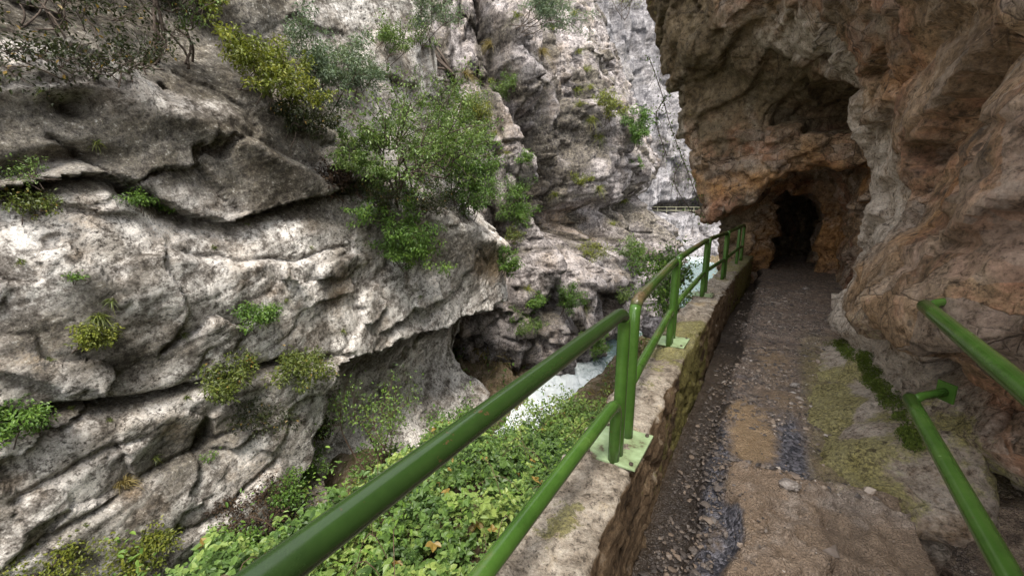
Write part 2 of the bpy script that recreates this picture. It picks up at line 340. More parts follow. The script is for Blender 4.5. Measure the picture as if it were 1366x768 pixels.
def river_mat():
    t = NT('river_water')
    v = t.map((1, 1, 1), (0, 0, AZ))
    n = t.noise(1.6, 8, .68, vec=t.map((2.4, 1.0, 1), (0, 0, AZ)), dist=1.2); n3 = t.noise(9, 6, .7)
    fo = t.ramp(t.math('ADD', t.math('ADD', t.attr('foam'), t.math('MULTIPLY', n, .75)), t.math('MULTIPLY', n3, .25)), [(.62, 0), (.85, 1)])
    col = t.mix(fo, t.mix(n3, (.07, .12, .12), (.22, .30, .30)), t.mix(n, (.46, .52, .54), (.80, .83, .84)))
    b = t.bump(n, .12, .8); b = t.bump(n3, .03, .7, b)
    t.principled(col, t.ramp(fo, [(0, .12), (1, .6)]), b, .5); return t.m
M['river'] = river_mat()

def leaf_mat(name, a, b, c, brown=.0, gloss=.45, transl=.3):
    t = NT(name)
    tn = t.attr('tint')
    col = t.ramp(tn, [(0, a), (.5, b), (.93, c), (1.0, (.30, .20, .05) if brown else c)])
    col = t.mix(t.math('MULTIPLY', t.noise(40, 3, .6), .35), col, tuple(x * .5 for x in a))
    p = t.principled(col, gloss, None, .4)
    tr = t.N.new('ShaderNodeBsdfTranslucent'); t.L.new(t.mix(.5, col, t.mix(1, col, (1.3, 1.3, .5), 'MULTIPLY')), tr.inputs[0])
    mx = t.N.new('ShaderNodeMixShader'); mx.inputs[0].default_value = transl
    t.L.new(p.outputs[0], mx.inputs[1]); t.L.new(tr.outputs[0], mx.inputs[2]); t.L.new(mx.outputs[0], t.out.inputs[0])
    return t.m
M['leaf_bramble'] = leaf_mat('bramble_leaf', (.05, .10, .024), (.14, .235, .055), (.33, .42, .11), 1)
M['leaf_bright'] = leaf_mat('bright_leaf', (.045, .095, .018), (.11, .205, .035), (.22, .34, .06))
M['leaf_yellow'] = leaf_mat('yellow_green_leaf', (.075, .10, .016), (.17, .20, .03), (.31, .31, .05))
M['leaf_dark'] = leaf_mat('dark_leaf', (.016, .022, .008), (.035, .045, .014), (.075, .085, .025), 1)
M['leaf_olive'] = leaf_mat('olive_leaf', (.05, .09, .02), (.115, .185, .042), (.24, .32, .085))
M['leaf_grey'] = leaf_mat('grey_green_leaf', (.065, .10, .06), (.14, .195, .115), (.27, .33, .21))
M['leaf_fern'] = leaf_mat('fern_leaf', (.06, .075, .015), (.11, .15, .03), (.22, .24, .05), 1)
M['leaf_red'] = leaf_mat('reddish_leaf', (.018, .011, .007), (.045, .026, .015), (.11, .07, .028), 0, .9, .1)
M['grass_dry'] = leaf_mat('dry_grass', (.12, .10, .03), (.22, .17, .06), (.36, .29, .12))
M['moss'] = leaf_mat('moss_tuft', (.06, .09, .014), (.13, .185, .025), (.24, .29, .05), 0, .8, .15)

def simple(name, stops, scale, rough, bumpd=.004, spec=.3):
    t = NT(name); n = t.noise(scale, 8, .68); t.principled(t.ramp(n, stops), rough, t.bump(n, bumpd, .8), spec); return t.m
M['bark'] = simple('bark', [(.35, (.03, .022, .016)), (.65, (.13, .10, .08))], 30, .9)
M['twig'] = simple('twig', [(.35, (.05, .03, .02)), (.65, (.14, .09, .06))], 20, .9)
M['stone'] = simple('loose_stone', [(.35, (.10, .085, .075)), (.5, (.26, .22, .19)), (.68, (.5, .45, .41))], 26, .8, .006)

def paint_mat(name, worn):
    t = NT(name)
    n2 = t.noise(4, 7, .65); n3 = t.noise(38, 6, .7); n4 = t.noise(180, 3, .6); up = t.up()
    g = t.ramp(t.math('ADD', t.math('MULTIPLY', n2, .8), t.math('MULTIPLY', n3, .2)), [(.36, (.034, .082, .013)), (.52, (.052, .118, .019)), (.68, (.082, .155, .03))])
    g = t.mix(t.math('MULTIPLY', t.attr('age'), t.ramp(n2, [(.3, .75), (.6, 1)])), g, t.mix(n3, (.012, .030, .007), (.028, .056, .014)))
    w = t.math('ADD', t.math('ADD', t.math('MULTIPLY', t.attr('worn'), .75), t.math('MULTIPLY', up, .15)), t.math('MULTIPLY', n2, .5))
    w = t.math('ADD', w, t.math('MULTIPLY', n3, .25))
    wm = t.ramp(w, [(.55, 0), (.78, 1)])
    g = t.mix(t.math('MULTIPLY', wm, worn), g, t.ramp(n3, [(.3, (.05, .032, .018)), (.7, (.21, .135, .08))]))
    chip = t.ramp(t.math('ADD', t.math('MULTIPLY', n3, .6), t.math('ADD', t.math('MULTIPLY', n4, .2), t.math('MULTIPLY', n2, .2))), [(.36, 1), (.385, 0)])
    g = t.mix(t.math('MULTIPLY', chip, .8), g, (.10, .055, .03))
    t.principled(g, t.ramp(n2, [(.35, .14), (.65, .28)]), t.bump(n4, .0003, .3), .5)
    return t.m
M['paint'] = paint_mat('green_paint', .85)
M['plate'] = simple('pale_green_plate', [(.38, (.11, .09, .05)), (.45, (.24, .31, .16)), (.58, (.33, .44, .24)), (.72, (.42, .51, .33))], 9, .6, .003, .4)
M['pale_rail'] = simple('pale_rail_paint', [(.3, (.35, .33, .2)), (.7, (.6, .57, .4))], 5, .6)

# ------------------------------------------------------------------ cliffs as swept sheets with carved relief
def curve_eval(ctrl, step):
    P = np.array([tuple(p) for p in smooth_path([(x, y, 0) for x, y in ctrl], 24)])[:, :2]
    L = np.concatenate([[0], np.cumsum(np.linalg.norm(np.diff(P, axis=0), axis=1))])
    u = np.arange(0, L[-1], step)
    Q = np.stack([np.interp(u, L, P[:, 0]), np.interp(u, L, P[:, 1])], 1)
    T = np.gradient(Q, axis=0); T /= np.linalg.norm(T, axis=1)[:, None]
    k = np.ones(int(max(3, .6 / step)) | 1); k /= len(k); pad = len(k) // 2
    T = np.stack([np.convolve(np.pad(T[:, c], pad, 'edge'), k, 'valid') for c in (0, 1)], 1); T /= np.linalg.norm(T, axis=1)[:, None]
    return Q, np.stack([T[:, 1], -T[:, 0]], 1)           # points, normals to the right of travel

def above(x, y, d, line):                                # metres above a line surveyed in the photo
    xs = [p[0] for p in line]; ys = [p[1] for p in line]
    return (np.interp(x, xs, ys) - y) * d / FPX

def cliff(name, ctrl, z0, z1, step, stepz, relief, mat, rock_amp, scale, lean=0, mid_amp=1.):
    Q, Nn = curve_eval(ctrl, step); zs = np.arange(z0, z1, stepz); nu, nv = len(Q), len(zs)
    P0 = np.zeros((nu, nv, 3), np.float32); P0[..., :2] = Q[:, None]; P0[..., 2] = zs[None]
    Nf = np.zeros_like(P0); Nf[..., :2] = Nn[:, None]
    P0 -= Nf * (lean * np.maximum(zs, -4)[None, :, None])
    P0 = P0.reshape(-1, 3); Nf = Nf.reshape(-1, 3)
    x, y, d = measure(P0)
    x = x + 9 * fbm(P0 * (.9 / scale), 4); y = y + 9 * fbm(P0 * (.9 / scale) + 31, 4)
    disp, A = relief(x, y, d, P0)
    S = P0 / scale
    dip = S @ np.array([[1, 0, -.22], [0, 1, -.34], [.25, .3, 1]], np.float32)
    big = fbm(S * .35, 3) * .55
    f1, e1 = facet(dip * np.array([.5, .5, .8], np.float32) + .35 * np.stack([fbm(S * 1.1 + k, 2) for k in (3, 13, 23)], 1))
    disp = disp + rock_amp * (.5 * big + .85 * f1 - .10 * np.exp(-e1 * 9))
    f2, e2 = facet(dip * np.array([1.5, 1.5, 3.0], np.float32) + .3 * np.stack([fbm(S * 3 + k, 2) for k in (5, 15, 25)], 1))
    disp += mid_amp * rock_amp * (.13 * f2 - .03 * np.exp(-e2 * 8))
    disp += rock_amp * .05 * fbm(S * np.array([1.7, 1.7, .5], np.float32), 4, ridged=True)
    V = P0 + Nf * disp[:, None]
    F = grid_faces(nu, nv)
    Nv = vnormals(V, F)
    fine = .028 * fbm(V / scale * 3.2, 5, gain=.6) * rock_amp
    f3, e3 = facet((V / scale) @ np.array([[1, 0, -.28], [0, 1, -.42], [.3, .35, 1]], np.float32) * np.array([4.5, 4.5, 9], np.float32))
    fine += rock_amp * (.045 * f3)
    V = V + Nv * fine[:, None] * scale ** .5
    o = mesh_obj(name, V, F, mat, attrs=A)
    tag(o, kind='structure'); return o

L_SHELF = [(-400, 60), (0, 72), (60, 78), (130, 92), (220, 128), (300, 150), (370, 196), (420, 222), (470, 240), (540, 268), (620, 300), (680, 340), (900, 340)]
L_LIP1 = [(-400, 275), (0, 256), (60, 246), (130, 236), (200, 264), (255, 287), (310, 292), (360, 280), (420, 252), (470, 238), (520, 240), (900, 240)]
L_CRACK = [(-400, 565), (0, 556), (100, 541), (200, 521), (290, 498), (340, 476), (420, 468), (460, 462), (900, 440)]
L_CAVE = [(-400, 900), (395, 900), (428, 480), (445, 468), (490, 455), (540, 441), (600, 421), (640, 405), (690, 380), (900, 340)]
L_FOOT = [(-400, 1100), (150, 1000), (290, 775), (330, 720), (373, 642), (405, 590), (434, 530), (445, 470), (900, 470)]
def relief_left(x, y, d, P):
    r = np.zeros(len(x), np.float32)
    a = above(x, y, d, L_SHELF)                          # the planted shelf above
    r -= .75 * sstep(-.15, 1.3, a) + .16 * np.maximum(a, 0)
    r += .22 * np.exp(-((a + .25) / .3) ** 2)
    b = above(x, y, d, L_LIP1); w = sstep(560, 480, x)
    r += w * np.where(b > 0, .20 * np.exp(-b / 1.0), 0)
    r += w * np.where(b <= 0, -.30 * np.exp(b / .16) + .26 * sstep(0, -.9, b), 0)
    r += .26 * (1 - w) * sstep(0, -.9, b)
    c = above(x, y, d, L_CRACK); wc = sstep(470, 400, x)
    r += wc * (-.26 * np.exp(-(c / .05) ** 2) - .10 * np.exp(-((c + .1) / .15) ** 2) + .18 * sstep(0, -.25, c))
    e = above(x, y, d, L_CAVE)                           # the big undercut
    we = sstep(418, 440, x)
    r -= we * np.where(e < 0, 1.35 * sstep(0, -.22, e) + .3 * sstep(-.2, -1.5, e), -.25 * np.exp(-e / .5))
    r += we * 1.5 * sstep(-1.6, -4.2, e)
    g = above(x, y, d, L_FOOT); wg = sstep(446, 425, x)
    r -= wg * np.where(g < 0, .8 * sstep(0, -.2, g), 0)
    r += wg * 1.3 * sstep(-.5, -1.9, g)
    r -= .45 * blob(x, y, 95, 212, 62, 13, -.1) + .45 * blob(x, y, 98, 142, 24, 13) + .30 * blob(x, y, 20, 232, 60, 10)   # small hollows
    r -= .3 * blob(x, y, 420, 225, 130, 9, .45)          # dark diagonal gap
    h = above(x, y, d, [(200, 40), (290, 105), (330, 140), (400, 185), (470, 215), (900, 300)])
    r += .5 * np.exp(-((h - .35) / .3) ** 2) * sstep(300, 340, x) * sstep(520, 470, x)
    for ln_, dep, wd, x0_, x1_ in [([(60, 186), (100, 200), (145, 236), (200, 262)], .14, .04, 60, 200), ([(0, 722), (80, 676), (160, 640), (250, 596), (340, 548)], .10, .05, 0, 340),
                                   ([(180, 720), (230, 694), (300, 655), (360, 610)], .12, .04, 180, 360), ([(0, 648), (90, 612), (180, 578)], .08, .04, 0, 180), ([(215, 330), (300, 352), (380, 350), (450, 330)], .07, .035, 215, 450)]:
        q_ = above(x, y, d, ln_); r -= dep * np.exp(-(q_ / wd) ** 2) * sstep(x0_ - 12, x0_ + 12, x) * sstep(x1_ + 12, x1_ - 12, x); r += .10 * sstep(.02, -.12, q_) * sstep(-1.2, -.3, q_) * sstep(x0_ - 30, x0_ + 30, x) * sstep(x1_ + 30, x1_ - 30, x)
    r += .35 * blob(x, y, 600, 340, 60, 55) + .25 * blob(x, y, 250, 400, 150, 60, .3) - .25 * blob(x, y, 240, 590, 120, 40, -.5)
    n = fbm(P * .8, 4)
    stain_shade = .5 * sstep(.1, -.8, a) * sstep(-2.0, -.9, a) + .5 * blob(x, y, 340, 195, 120, 50, .15) + .9 * sstep(0, .5, a) * sstep(480, 340, x) + .25 * sstep(0, .5, a)
    stain_shade = np.maximum(stain_shade, we * .5 * sstep(.1, -.4, e) * sstep(-1.6, -.9, e)) + .5 * blob(x, y, 250, 590, 120, 45, -.5) + .45 * blob(x, y, 60, 440, 110, 55) + .45 * blob(x, y, 200, 465, 80, 25, -.3) + .4 * blob(x, y, 120, 370, 40, 40) + .4 * blob(x, y, 60, 690, 90, 25, -.3) + .4 * wg * sstep(0, -.4, g)
    stain_shade = stain_shade + .5 * np.exp(-((b + .12) / .16) ** 2) * w + .5 * np.exp(-((c + .05) / .12) ** 2) * wc - .35 * blob(x, y, 350, 360, 130, 60) - .3 * blob(x, y, 60, 320, 120, 40) - .25 * blob(x, y, 520, 420, 70, 40)  # stains, plus shade painted under the lip, in the crack and undercuts
    moss = .45 * np.exp(-((a + .25) / .25) ** 2) * sstep(330, 200, x) + .45 * blob(x, y, 150, 297, 45, 9) + .4 * blob(x, y, 20, 300, 30, 45) + .35 * blob(x, y, 265, 370, 45, 55) \
        + .3 * blob(x, y, 60, 88, 60, 14) + .4 * blob(x, y, 130, 345, 30, 14) + .35 * blob(x, y, 45, 395, 40, 20) + .35 * blob(x, y, 560, 280, 40, 20) + .5 * blob(x, y, 110, 460, 22, 28) + .4 * blob(x, y, 350, 510, 70, 45) + .35 * blob(x, y, 10, 570, 50, 40) + .3 * sstep(.2, .9, a) + .35 * blob(x, y, 600, 300, 60, 60) + .3 * wg * sstep(-.2, -.9, g)
    moss = moss + .35 * blob(x, y, 350, 110, 70, 40) + .35 * blob(x, y, 300, 40, 40, 50)
    ochre = .35 * blob(x, y, 95, 325, 40, 50) + .45 * blob(x, y, 440, 385, 30, 45) + .45 * blob(x, y, 225, 560, 40, 30) + .45 * blob(x, y, 640, 350, 45, 50) + .35 * blob(x, y, 30, 480, 40, 30) + .35 * blob(x, y, 330, 620, 60, 30, -.4) + .4 * blob(x, y, 160, 640, 30, 16) + .25 * wg * sstep(-.1, -.8, g) + .3 * blob(x, y, 215, 315, 60, 25)
    return r, dict(stain_shade=stain_shade, moss=moss, ochre=ochre)
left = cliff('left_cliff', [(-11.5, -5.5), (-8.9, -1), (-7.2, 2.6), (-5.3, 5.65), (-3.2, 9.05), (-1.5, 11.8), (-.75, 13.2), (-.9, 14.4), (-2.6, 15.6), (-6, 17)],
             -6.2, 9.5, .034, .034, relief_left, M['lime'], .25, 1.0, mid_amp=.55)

def relief_mid(x, y, d, P):
    r = np.zeros(len(x), np.float32)
    cl = np.interp(y, [-200, 0, 70, 180, 300, 400], [600, 655, 668, 712, 738, 700])       # the dark cleft
    r -= 2.2 * np.exp(-((x - cl) / 17) ** 2) * sstep(430, 330, y)
    c2 = np.interp(y, [-200, 0, 150, 250, 330], [760, 775, 762, 748, 760])
    r -= .7 * np.exp(-((x - c2) / 9) ** 2) * sstep(360, 300, y)
    r += 1.2 * blob(x, y, 700, 120, 26, 130) + 1.5 * blob(x, y, 815, 200, 40, 130) + .9 * blob(x, y, 785, 120, 22, 110)
    u = above(x, y, d, [(600, 300), (690, 255), (740, 300), (790, 268), (840, 255), (900, 250)])
    r -= 1.3 * np.exp(-((u + .5) / .7) ** 2) * sstep(670, 700, x)
    r += 1.7 * sstep(-1.2, -3.0, u) + 2.0 * blob(x, y, 730, 350, 38, 40) + 1.8 * blob(x, y, 805, 375, 32, 40) + .9 * blob(x, y, 690, 430, 60, 45) - 1.2 * blob(x, y, 825, 355, 16, 40) - 1.2 * blob(x, y, 765, 290, 12, 30)
    r -= .35 * np.maximum(P[:, 2] - 3, 0)
    r += .5 * fbm(P * np.array([.9, .9, .16], np.float32), 4, ridged=True)
    fm, em = facet(P * np.array([.55, .55, .42], np.float32) + .3); fn, en = facet(P * np.array([1.3, 1.3, .8], np.float32))
    lo = sstep(215, 300, y); r += (.45 + .6 * lo) * fm + (.2 + .25 * lo) * fn - lo * .25 * np.exp(-em * 7) - .12 * np.exp(-en * 8)
    stain_shade = .45 * np.exp(-em * 6) + .30 * fbm(P * np.array([.7, .7, .2], np.float32), 3) + .5 * blob(x, y, 735, 230, 20, 90) + .4 * blob(x, y, 770, 160, 14, 70) + .35 * blob(x, y, 800, 300, 40, 30) + .45 * blob(x, y, 690, 250, 14, 50) - .2 * blob(x, y, 730, 350, 50, 40)  # stains, plus crevice and cleft shade put into the colour
    moss = .55 * blob(x, y, 802, 365, 22, 34) + .5 * blob(x, y, 776, 250, 14, 22) + .4 * blob(x, y, 650, 130, 30, 90) + .4 * blob(x, y, 800, 110, 10, 60) + .35 * blob(x, y, 700, 420, 60, 40) + .3 * blob(x, y, 660, 30, 60, 40) + .35 * blob(x, y, 670, 260, 20, 60)
    ochre = .25 * blob(x, y, 700, 440, 50, 25) + .4 * blob(x, y, 765, 300, 14, 30) + .3 * blob(x, y, 840, 400, 40, 40)
    return r, dict(stain_shade=stain_shade, moss=moss, ochre=ochre)
mid = cliff('buttress_cliff', [(-9, 19), (-5, 18.3), (-2, 18), (.4, 18.6), (2.2, 20.4), (4.6, 23.6), (7.1, 26.2), (8.0, 28), (7.6, 31), (5, 35), (2, 40)], -6.5, 19, .07, .07,
            relief_mid, M['lime_mid'], .6, 1.5)

def relief_far(x, y, d, P):
    r = np.zeros(len(x), np.float32)
    top, bot = np.interp(x, [855, 870, 900, 935, 960, 1200], [275, 270, 266, 267, 270, 272]), 285.5
    inside = sstep(858, 868, x)
    r -= 3.2 * inside * sstep(top - 2, top + 2, y) * sstep(bot + 1.5, bot - 1, y)
    r += 3.0 * sstep(300, 345, y) + 1.5 * sstep(286, 290, y)
    r -= .25 * np.maximum(P[:, 2] - 4, 0)
    r += 1.0 * fbm(P * np.array([.45, .45, .07], np.float32), 4, ridged=True)
    stain_shade = .45 * inside * sstep(top, top + 4, y) * sstep(bot, bot - 3, y) + .35 * blob(x, y, 850, 90, 20, 60) + .2 * blob(x, y, 905, 180, 12, 80) - .2 * blob(x, y, 890, 330, 60, 30)  # first term paints the gallery slot's shade into the rock colour
    return r, dict(stain_shade=stain_shade, moss=.5 * blob(x, y, 845, 10, 30, 25) + .35 * blob(x, y, 870, 345, 30, 10), ochre=.25 * blob(x, y, 900, 310, 60, 20))
far = cliff('far_cliff', [(-2, 44), (6, 49), (12, 53), (19, 56), (27, 58), (36, 60), (46, 60)], -7, 36, .16, .16, relief_far, M['lime_far'], 1.0, 3.0)

# ------------------------------------------------------------------ right side: overhang, gallery and tunnel from a carved solid
TS = [-3, 1.7, 2.15, 2.45, 3.0, 4.5, 6.2, 6.7, 7.4, 8.1, 8.8, 16.5]
TZ = [-2, 0, .5, 1, 2, 3, 4, 5, 6, 8]
TN = np.array([
    [-2.3, -2.2, -2.1, -2.0, -1.9, -1.7, -1.6, -1.6, -1.7, -2.0],
    [-2.3, -2.2, -2.1, -2.0, -1.8, -1.6, -1.5, -1.5, -1.5, -1.8],
    [-2.3, -2.2, -1.8, -1.2, -1.15, -1.0, -.9, -.9, -1.0, -1.5],
    [-2.2, -2.0, -1.2, -.68, -.74, -.76, -.6, -.5, -.6, -1.2],
    [-2.0, -1.7, -.86, -.63, -.72, -.72, -.5, -.2, -.2, -.6],
    [-.9, -.66, -.66, -.70, -.72, -.5, .0, .1, .1, -.2],
    [-.7, -.74, -.78, -.82, -.80, -.5, .15, .6, .8, .8],
    [-1.0, -1.0, -1.1, -1.2, -1.1, -.6, .3, 1.0, 1.6, 2.6],
    [-1.1, -1.15, -1.25, -1.3, -1.2, -.4, .9, 1.6, 2.2, 3.1],
    [-1.1, -1.15, -1.25, -1.3, -1.2, -.5, 1.7, 2.1, 2.5, 3.3],
    [.95, 1.0, 1.08, 1.17, 1.42, 1.7, 2.0, 2.35, 2.7, 3.4],
    [.95, 1.0, 1.08, 1.17, 1.42, 1.7, 2.0, 2.35, 2.7, 3.4]])
def bilin(s, z):
    i = np.clip(np.searchsorted(TS, s) - 1, 0, len(TS) - 2); j = np.clip(np.searchsorted(TZ, z) - 1, 0, len(TZ) - 2)
    a = np.take(TS, i); b = np.take(TS, i + 1); c = np.take(TZ, j); d = np.take(TZ, j + 1)
    u = np.clip((s - a) / (b - a), 0, 1); v = np.clip((z - c) / (d - c), 0, 1); u = u * u * (3 - 2 * u)
    return (TN[i, j] * (1 - u) + TN[i + 1, j] * u) * (1 - v) + (TN[i, j + 1] * (1 - u) + TN[i + 1, j + 1] * u) * v
def smin(a, b, k):
    h = np.clip(.5 + .5 * (b - a) / k, 0, 1); return b * (1 - h) + a * h - k * h * (1 - h)
def solid(s, n, z):                                      # > 0 in rock
    nw = bilin(s.ravel(), z.ravel()).reshape(s.shape)
    rock = nw - n                                        # right-hand wall, roof and end wall
    nout = np.where(z > 0, 1.0 + .27 * z, 1.0 - .22 * z)
    fl = np.where((s < 3.1), np.interp(n, [-3, -1.0, -.74, -.62], [-1.6, -1.3, -.6, -.32]), -.32)
    ledge = np.minimum(fl - z, .74 - .18 * np.minimum(z, 0) - n)
    rock = -smin(-rock, -ledge, .12)
    zf = .58 * np.maximum(-.34 - n, -.2) * np.clip((s - 2.7) / .35, 0, 1) * np.clip((6.3 - s) / 1.2, 0, 1) - .03  - .3 * np.clip(s - 6.0, 0, 1)
    foot = np.minimum(np.minimum(np.minimum(zf - z, -.2 - n), np.minimum(s - 2.78, n + .98 + .25 * np.maximum(s - 3.2, 0))), 6.5 - s) * .85      # pale mossy ramp at the foot of the wall
    rock = -smin(-rock, -foot, .10)
    # tunnel: vestibule then a lower bore that bends right
    def bore(cn, hw, h, s0, s1, r):
        dz = np.maximum(z - (h - hw * .9), 0); dn = np.abs(n - cn)
        prof = hw - np.sqrt(dn ** 2 + dz ** 2)
        return np.minimum(np.minimum(prof, s - s0), s1 - s)
    cn = -.36
    t1 = bore(cn, .76, 2.08, 7.0, 11.3, .2)
    cn2 = -.37 - .22 * np.maximum(s - 13, 0) ** 1.4
    t2 = bore(cn2, .40, 1.70, 11, 16, .2)
    light_gap = np.minimum(np.minimum(.72 - np.abs(s - 10.7), .80 - np.abs(z - 1.1)), n + .2)      # unseen side opening towards the gorge, added to light the vestibule
    zb = 2.12 - .46 * np.maximum(n + .8, 0)               # the slab's slanting lower edge: open beneath it
    under = np.minimum(np.minimum(zb - z, 9.7 + .25 * n - s), s - 6.5); under = np.minimum(under, n + 1.05)
    alc = .45 - np.sqrt(((s - 7.9) / 1.1) ** 2 + ((n + .55) / 1.0) ** 2 + ((z - 2.9) / .30) ** 2) * .45   # hollow above the brow
    air = np.maximum(np.maximum(np.maximum(t1, t2), np.maximum(alc, light_gap)), under)
    air = np.minimum(air, z + .32)
    air2 = air
    return np.minimum(rock, -air2)
def surface_nets(f, o, h):
    sg = f > 0; nx, ny, nz = f.shape
    cnt = np.zeros((nx - 1, ny - 1, nz - 1), np.int8); acc = np.zeros((nx - 1, ny - 1, nz - 1, 3), np.float32)
    sl = lambda a, m: slice(a, m - 1 + a)
    for ax in range(3):
        b_, c_ = [k for k in range(3) if k != ax]
        for p in (0, 1):
            for q in (0, 1):
                off = [0, 0, 0]; off[b_] = p; off[c_] = q; off2 = off.copy(); off2[ax] = 1
                A = f[sl(off[0], nx), sl(off[1], ny), sl(off[2], nz)]; B = f[sl(off2[0], nx), sl(off2[1], ny), sl(off2[2], nz)]
                cr = (A > 0) != (B > 0)
                t = A[cr] / (A[cr] - B[cr]); e = np.zeros((len(t), 3), np.float32); e[:] = off; e[:, ax] = t
                acc[cr] += e; cnt[cr] += 1
    act = cnt > 0; idx = -np.ones(act.shape, np.int64); idx[act] = np.arange(act.sum())
    I = np.argwhere(act); V = (I + acc[act] / cnt[act][:, None]) * h + np.array(o)
    F = []
    for ax in range(3):
        b_, c_ = (ax + 1) % 3, (ax + 2) % 3
        s0 = [slice(1, -1)] * 3; s0[ax] = slice(0, -1); s1 = [slice(1, -1)] * 3; s1[ax] = slice(1, None)
        A = sg[tuple(s0)]; B = sg[tuple(s1)]; cr = A != B; E = np.argwhere(cr); fl = A[cr]
        E += np.array([0 if k == ax else 1 for k in range(3)])
        db = np.zeros(3, int); db[b_] = 1; dc = np.zeros(3, int); dc[c_] = 1
        g = lambda q: idx[q[:, 0], q[:, 1], q[:, 2]]
        q = np.stack([g(E - db - dc), g(E - dc), g(E), g(E - db)], 1)
        q[~fl] = q[~fl][:, ::-1]; F.append(q)
    return V.astype(np.float32), np.concatenate(F)
H3 = .062
gs = np.arange(-2.5, 16.4, H3); gn = np.arange(-2.9, 4.1, H3); gz = np.arange(-5.2, 7.6, H3)
GS, GN, GZ = np.meshgrid(gs.astype(np.float32), gn.astype(np.float32), gz.astype(np.float32), indexing='ij')
f3 = np.concatenate([solid(GS[i:i + 40], GN[i:i + 40], GZ[i:i + 40]).astype(np.float32) for i in range(0, len(gs), 40)])
del GS, GN, GZ
V, F = surface_nets(f3, (gs[0], gn[0], gz[0]), H3); del f3
def relax(V, F, it=2):
    for _ in range(it):
        acc = np.zeros_like(V); c = np.zeros(len(V))
        for a, b in ((0, 1), (1, 2), (2, 3), (3, 0)):
            for k in range(3):
                acc[:, k] += np.bincount(F[:, a], V[F[:, b], k], len(V)) + np.bincount(F[:, b], V[F[:, a], k], len(V))
            c += np.bincount(F[:, a], minlength=len(V)) + np.bincount(F[:, b], minlength=len(V))
        V = .4 * V + .6 * acc / np.maximum(c, 1)[:, None]
    return V.astype(np.float32)
V = relax(V, F, 3)
def subdivide(V, F):
    E = np.concatenate([F[:, [0, 1]], F[:, [1, 2]], F[:, [2, 3]], F[:, [3, 0]]]); E.sort(axis=1)
    key = E[:, 0].astype(np.int64) * len(V) + E[:, 1]; u, inv = np.unique(key, return_inverse=True)
    a, b = u // len(V), u % len(V); EV = (V[a] + V[b]) / 2; FV = V[F].mean(1)
    n = len(V); m = len(F); e = inv.reshape(4, m) + n; f = np.arange(m) + n + len(u)
    V2 = np.concatenate([V, EV, FV])
    F2 = np.concatenate([np.stack([F[:, 0], e[0], f, e[3]], 1), np.stack([e[0], F[:, 1], e[1], f], 1), np.stack([f, e[1], F[:, 2], e[2]], 1), np.stack([e[3], f, e[2], F[:, 3]], 1)])
    return V2.astype(np.float32), F2
sS_ = lambda V: V[:, 0] * SV[0] + V[:, 1] * SV[1]
nN_ = lambda V: V[:, 0] * NV[0] + V[:, 1] * NV[1]
# coarse relief first, then a finer mesh for the small breaks
def to_world(V):
    o = V.copy(); o[:, 0] = V[:, 0] * SV[0] + V[:, 1] * NV[0]; o[:, 1] = V[:, 0] * SV[1] + V[:, 1] * NV[1]; return o
Vw = to_world(V)
Nw = vnormals(Vw, F)
flo = 1 - sstep(.5, .9, Nw[:, 2]) * sstep(.5, .2, np.abs(Vw[:, 2])) * .88
dip = Vw @ np.array([[1, 0, .3], [0, 1, -.25], [.35, .25, 1]], np.float32)
fa, ea = facet(dip * 1.15 + .3 * np.stack([fbm(Vw * 1.3 + k, 2) for k in (3, 13, 23)], 1))
sN = Vw[:, 0] * NV[0] + Vw[:, 1] * NV[1]; sS = Vw[:, 0] * SV[0] + Vw[:, 1] * SV[1]
lay = np.stack([sS * .55, sN * .55, (Vw[:, 2] + .46 * sN + .12 * sS) * 1.9], 1).astype(np.float32) + .22 * np.stack([fbm(Vw * 1.2 + k, 3) for k in (2, 12, 22)], 1)
fl_, el_ = facet(lay)
dsp = .10 * fa - .02 * np.exp(-ea * 9) + .25 * fl_ - .06 * np.exp(-el_ * 10) + .05 * fbm(Vw * .7, 3)
Vw += Nw * (dsp * flo)[:, None]
Vw, F = subdivide(Vw, F)
Nw = vnormals(Vw, F)
lay2 = np.stack([sS_(Vw) * 2.2, nN_(Vw) * 2.2, (Vw[:, 2] + .46 * nN_(Vw) + .12 * sS_(Vw)) * 5.5], 1).astype(np.float32)
fa, ea = facet(lay2 + .25 * np.stack([fbm(Vw * 4 + k, 2) for k in (3, 13, 23)], 1))
dsp = .048 * fa - .008 * np.exp(-ea * 7) + .012 * fbm(Vw * 4.5, 4, gain=.6)
fa, ea = facet(Vw * np.array([9, 9, 12], np.float32)); dsp += .012 * fa
Vw += Nw * dsp[:, None]
s_, n_ = to_path(Vw); z_ = Vw[:, 2]; x_, y_, d_ = measure(Vw); x_ = x_ + 9 * fbm(Vw * 1.5, 3); behind = (s_ < 1)
s_ = s_ + .35 * fbm(Vw * 1.3, 4); n_ = n_ + .25 * fbm(Vw * 1.4 + 9, 4); z_ = z_ + .35 * fbm(Vw * 1.2 + 20, 4)
pale = .6 * blob(s_, z_, 5.0, 1.2, 1.3, 1.2) * sstep(-.3, -.6, n_) + .55 * blob(s_, z_, 6.3, 1.4, .6, 1.5) + .8 * blob(s_, z_, 3.9, .05, 1.3, .5) + .35 * blob(s_, z_, 7.2, 3.6, 1.0, .35) + .35 * blob(s_, z_, 11.7, 1, .4, 1.0) + .4 * blob(s_, z_, 6.5, 3.3, .8, .5)  # includes a vestibule patch paled to stand in for light
pale = pale + .6 * blob(x_, y_, 906, 165, 7, 100) * sstep(6, 7, s_) + .4 * blob(x_, y_, 1005, 140, 12, 40) * sstep(5, 6, s_)
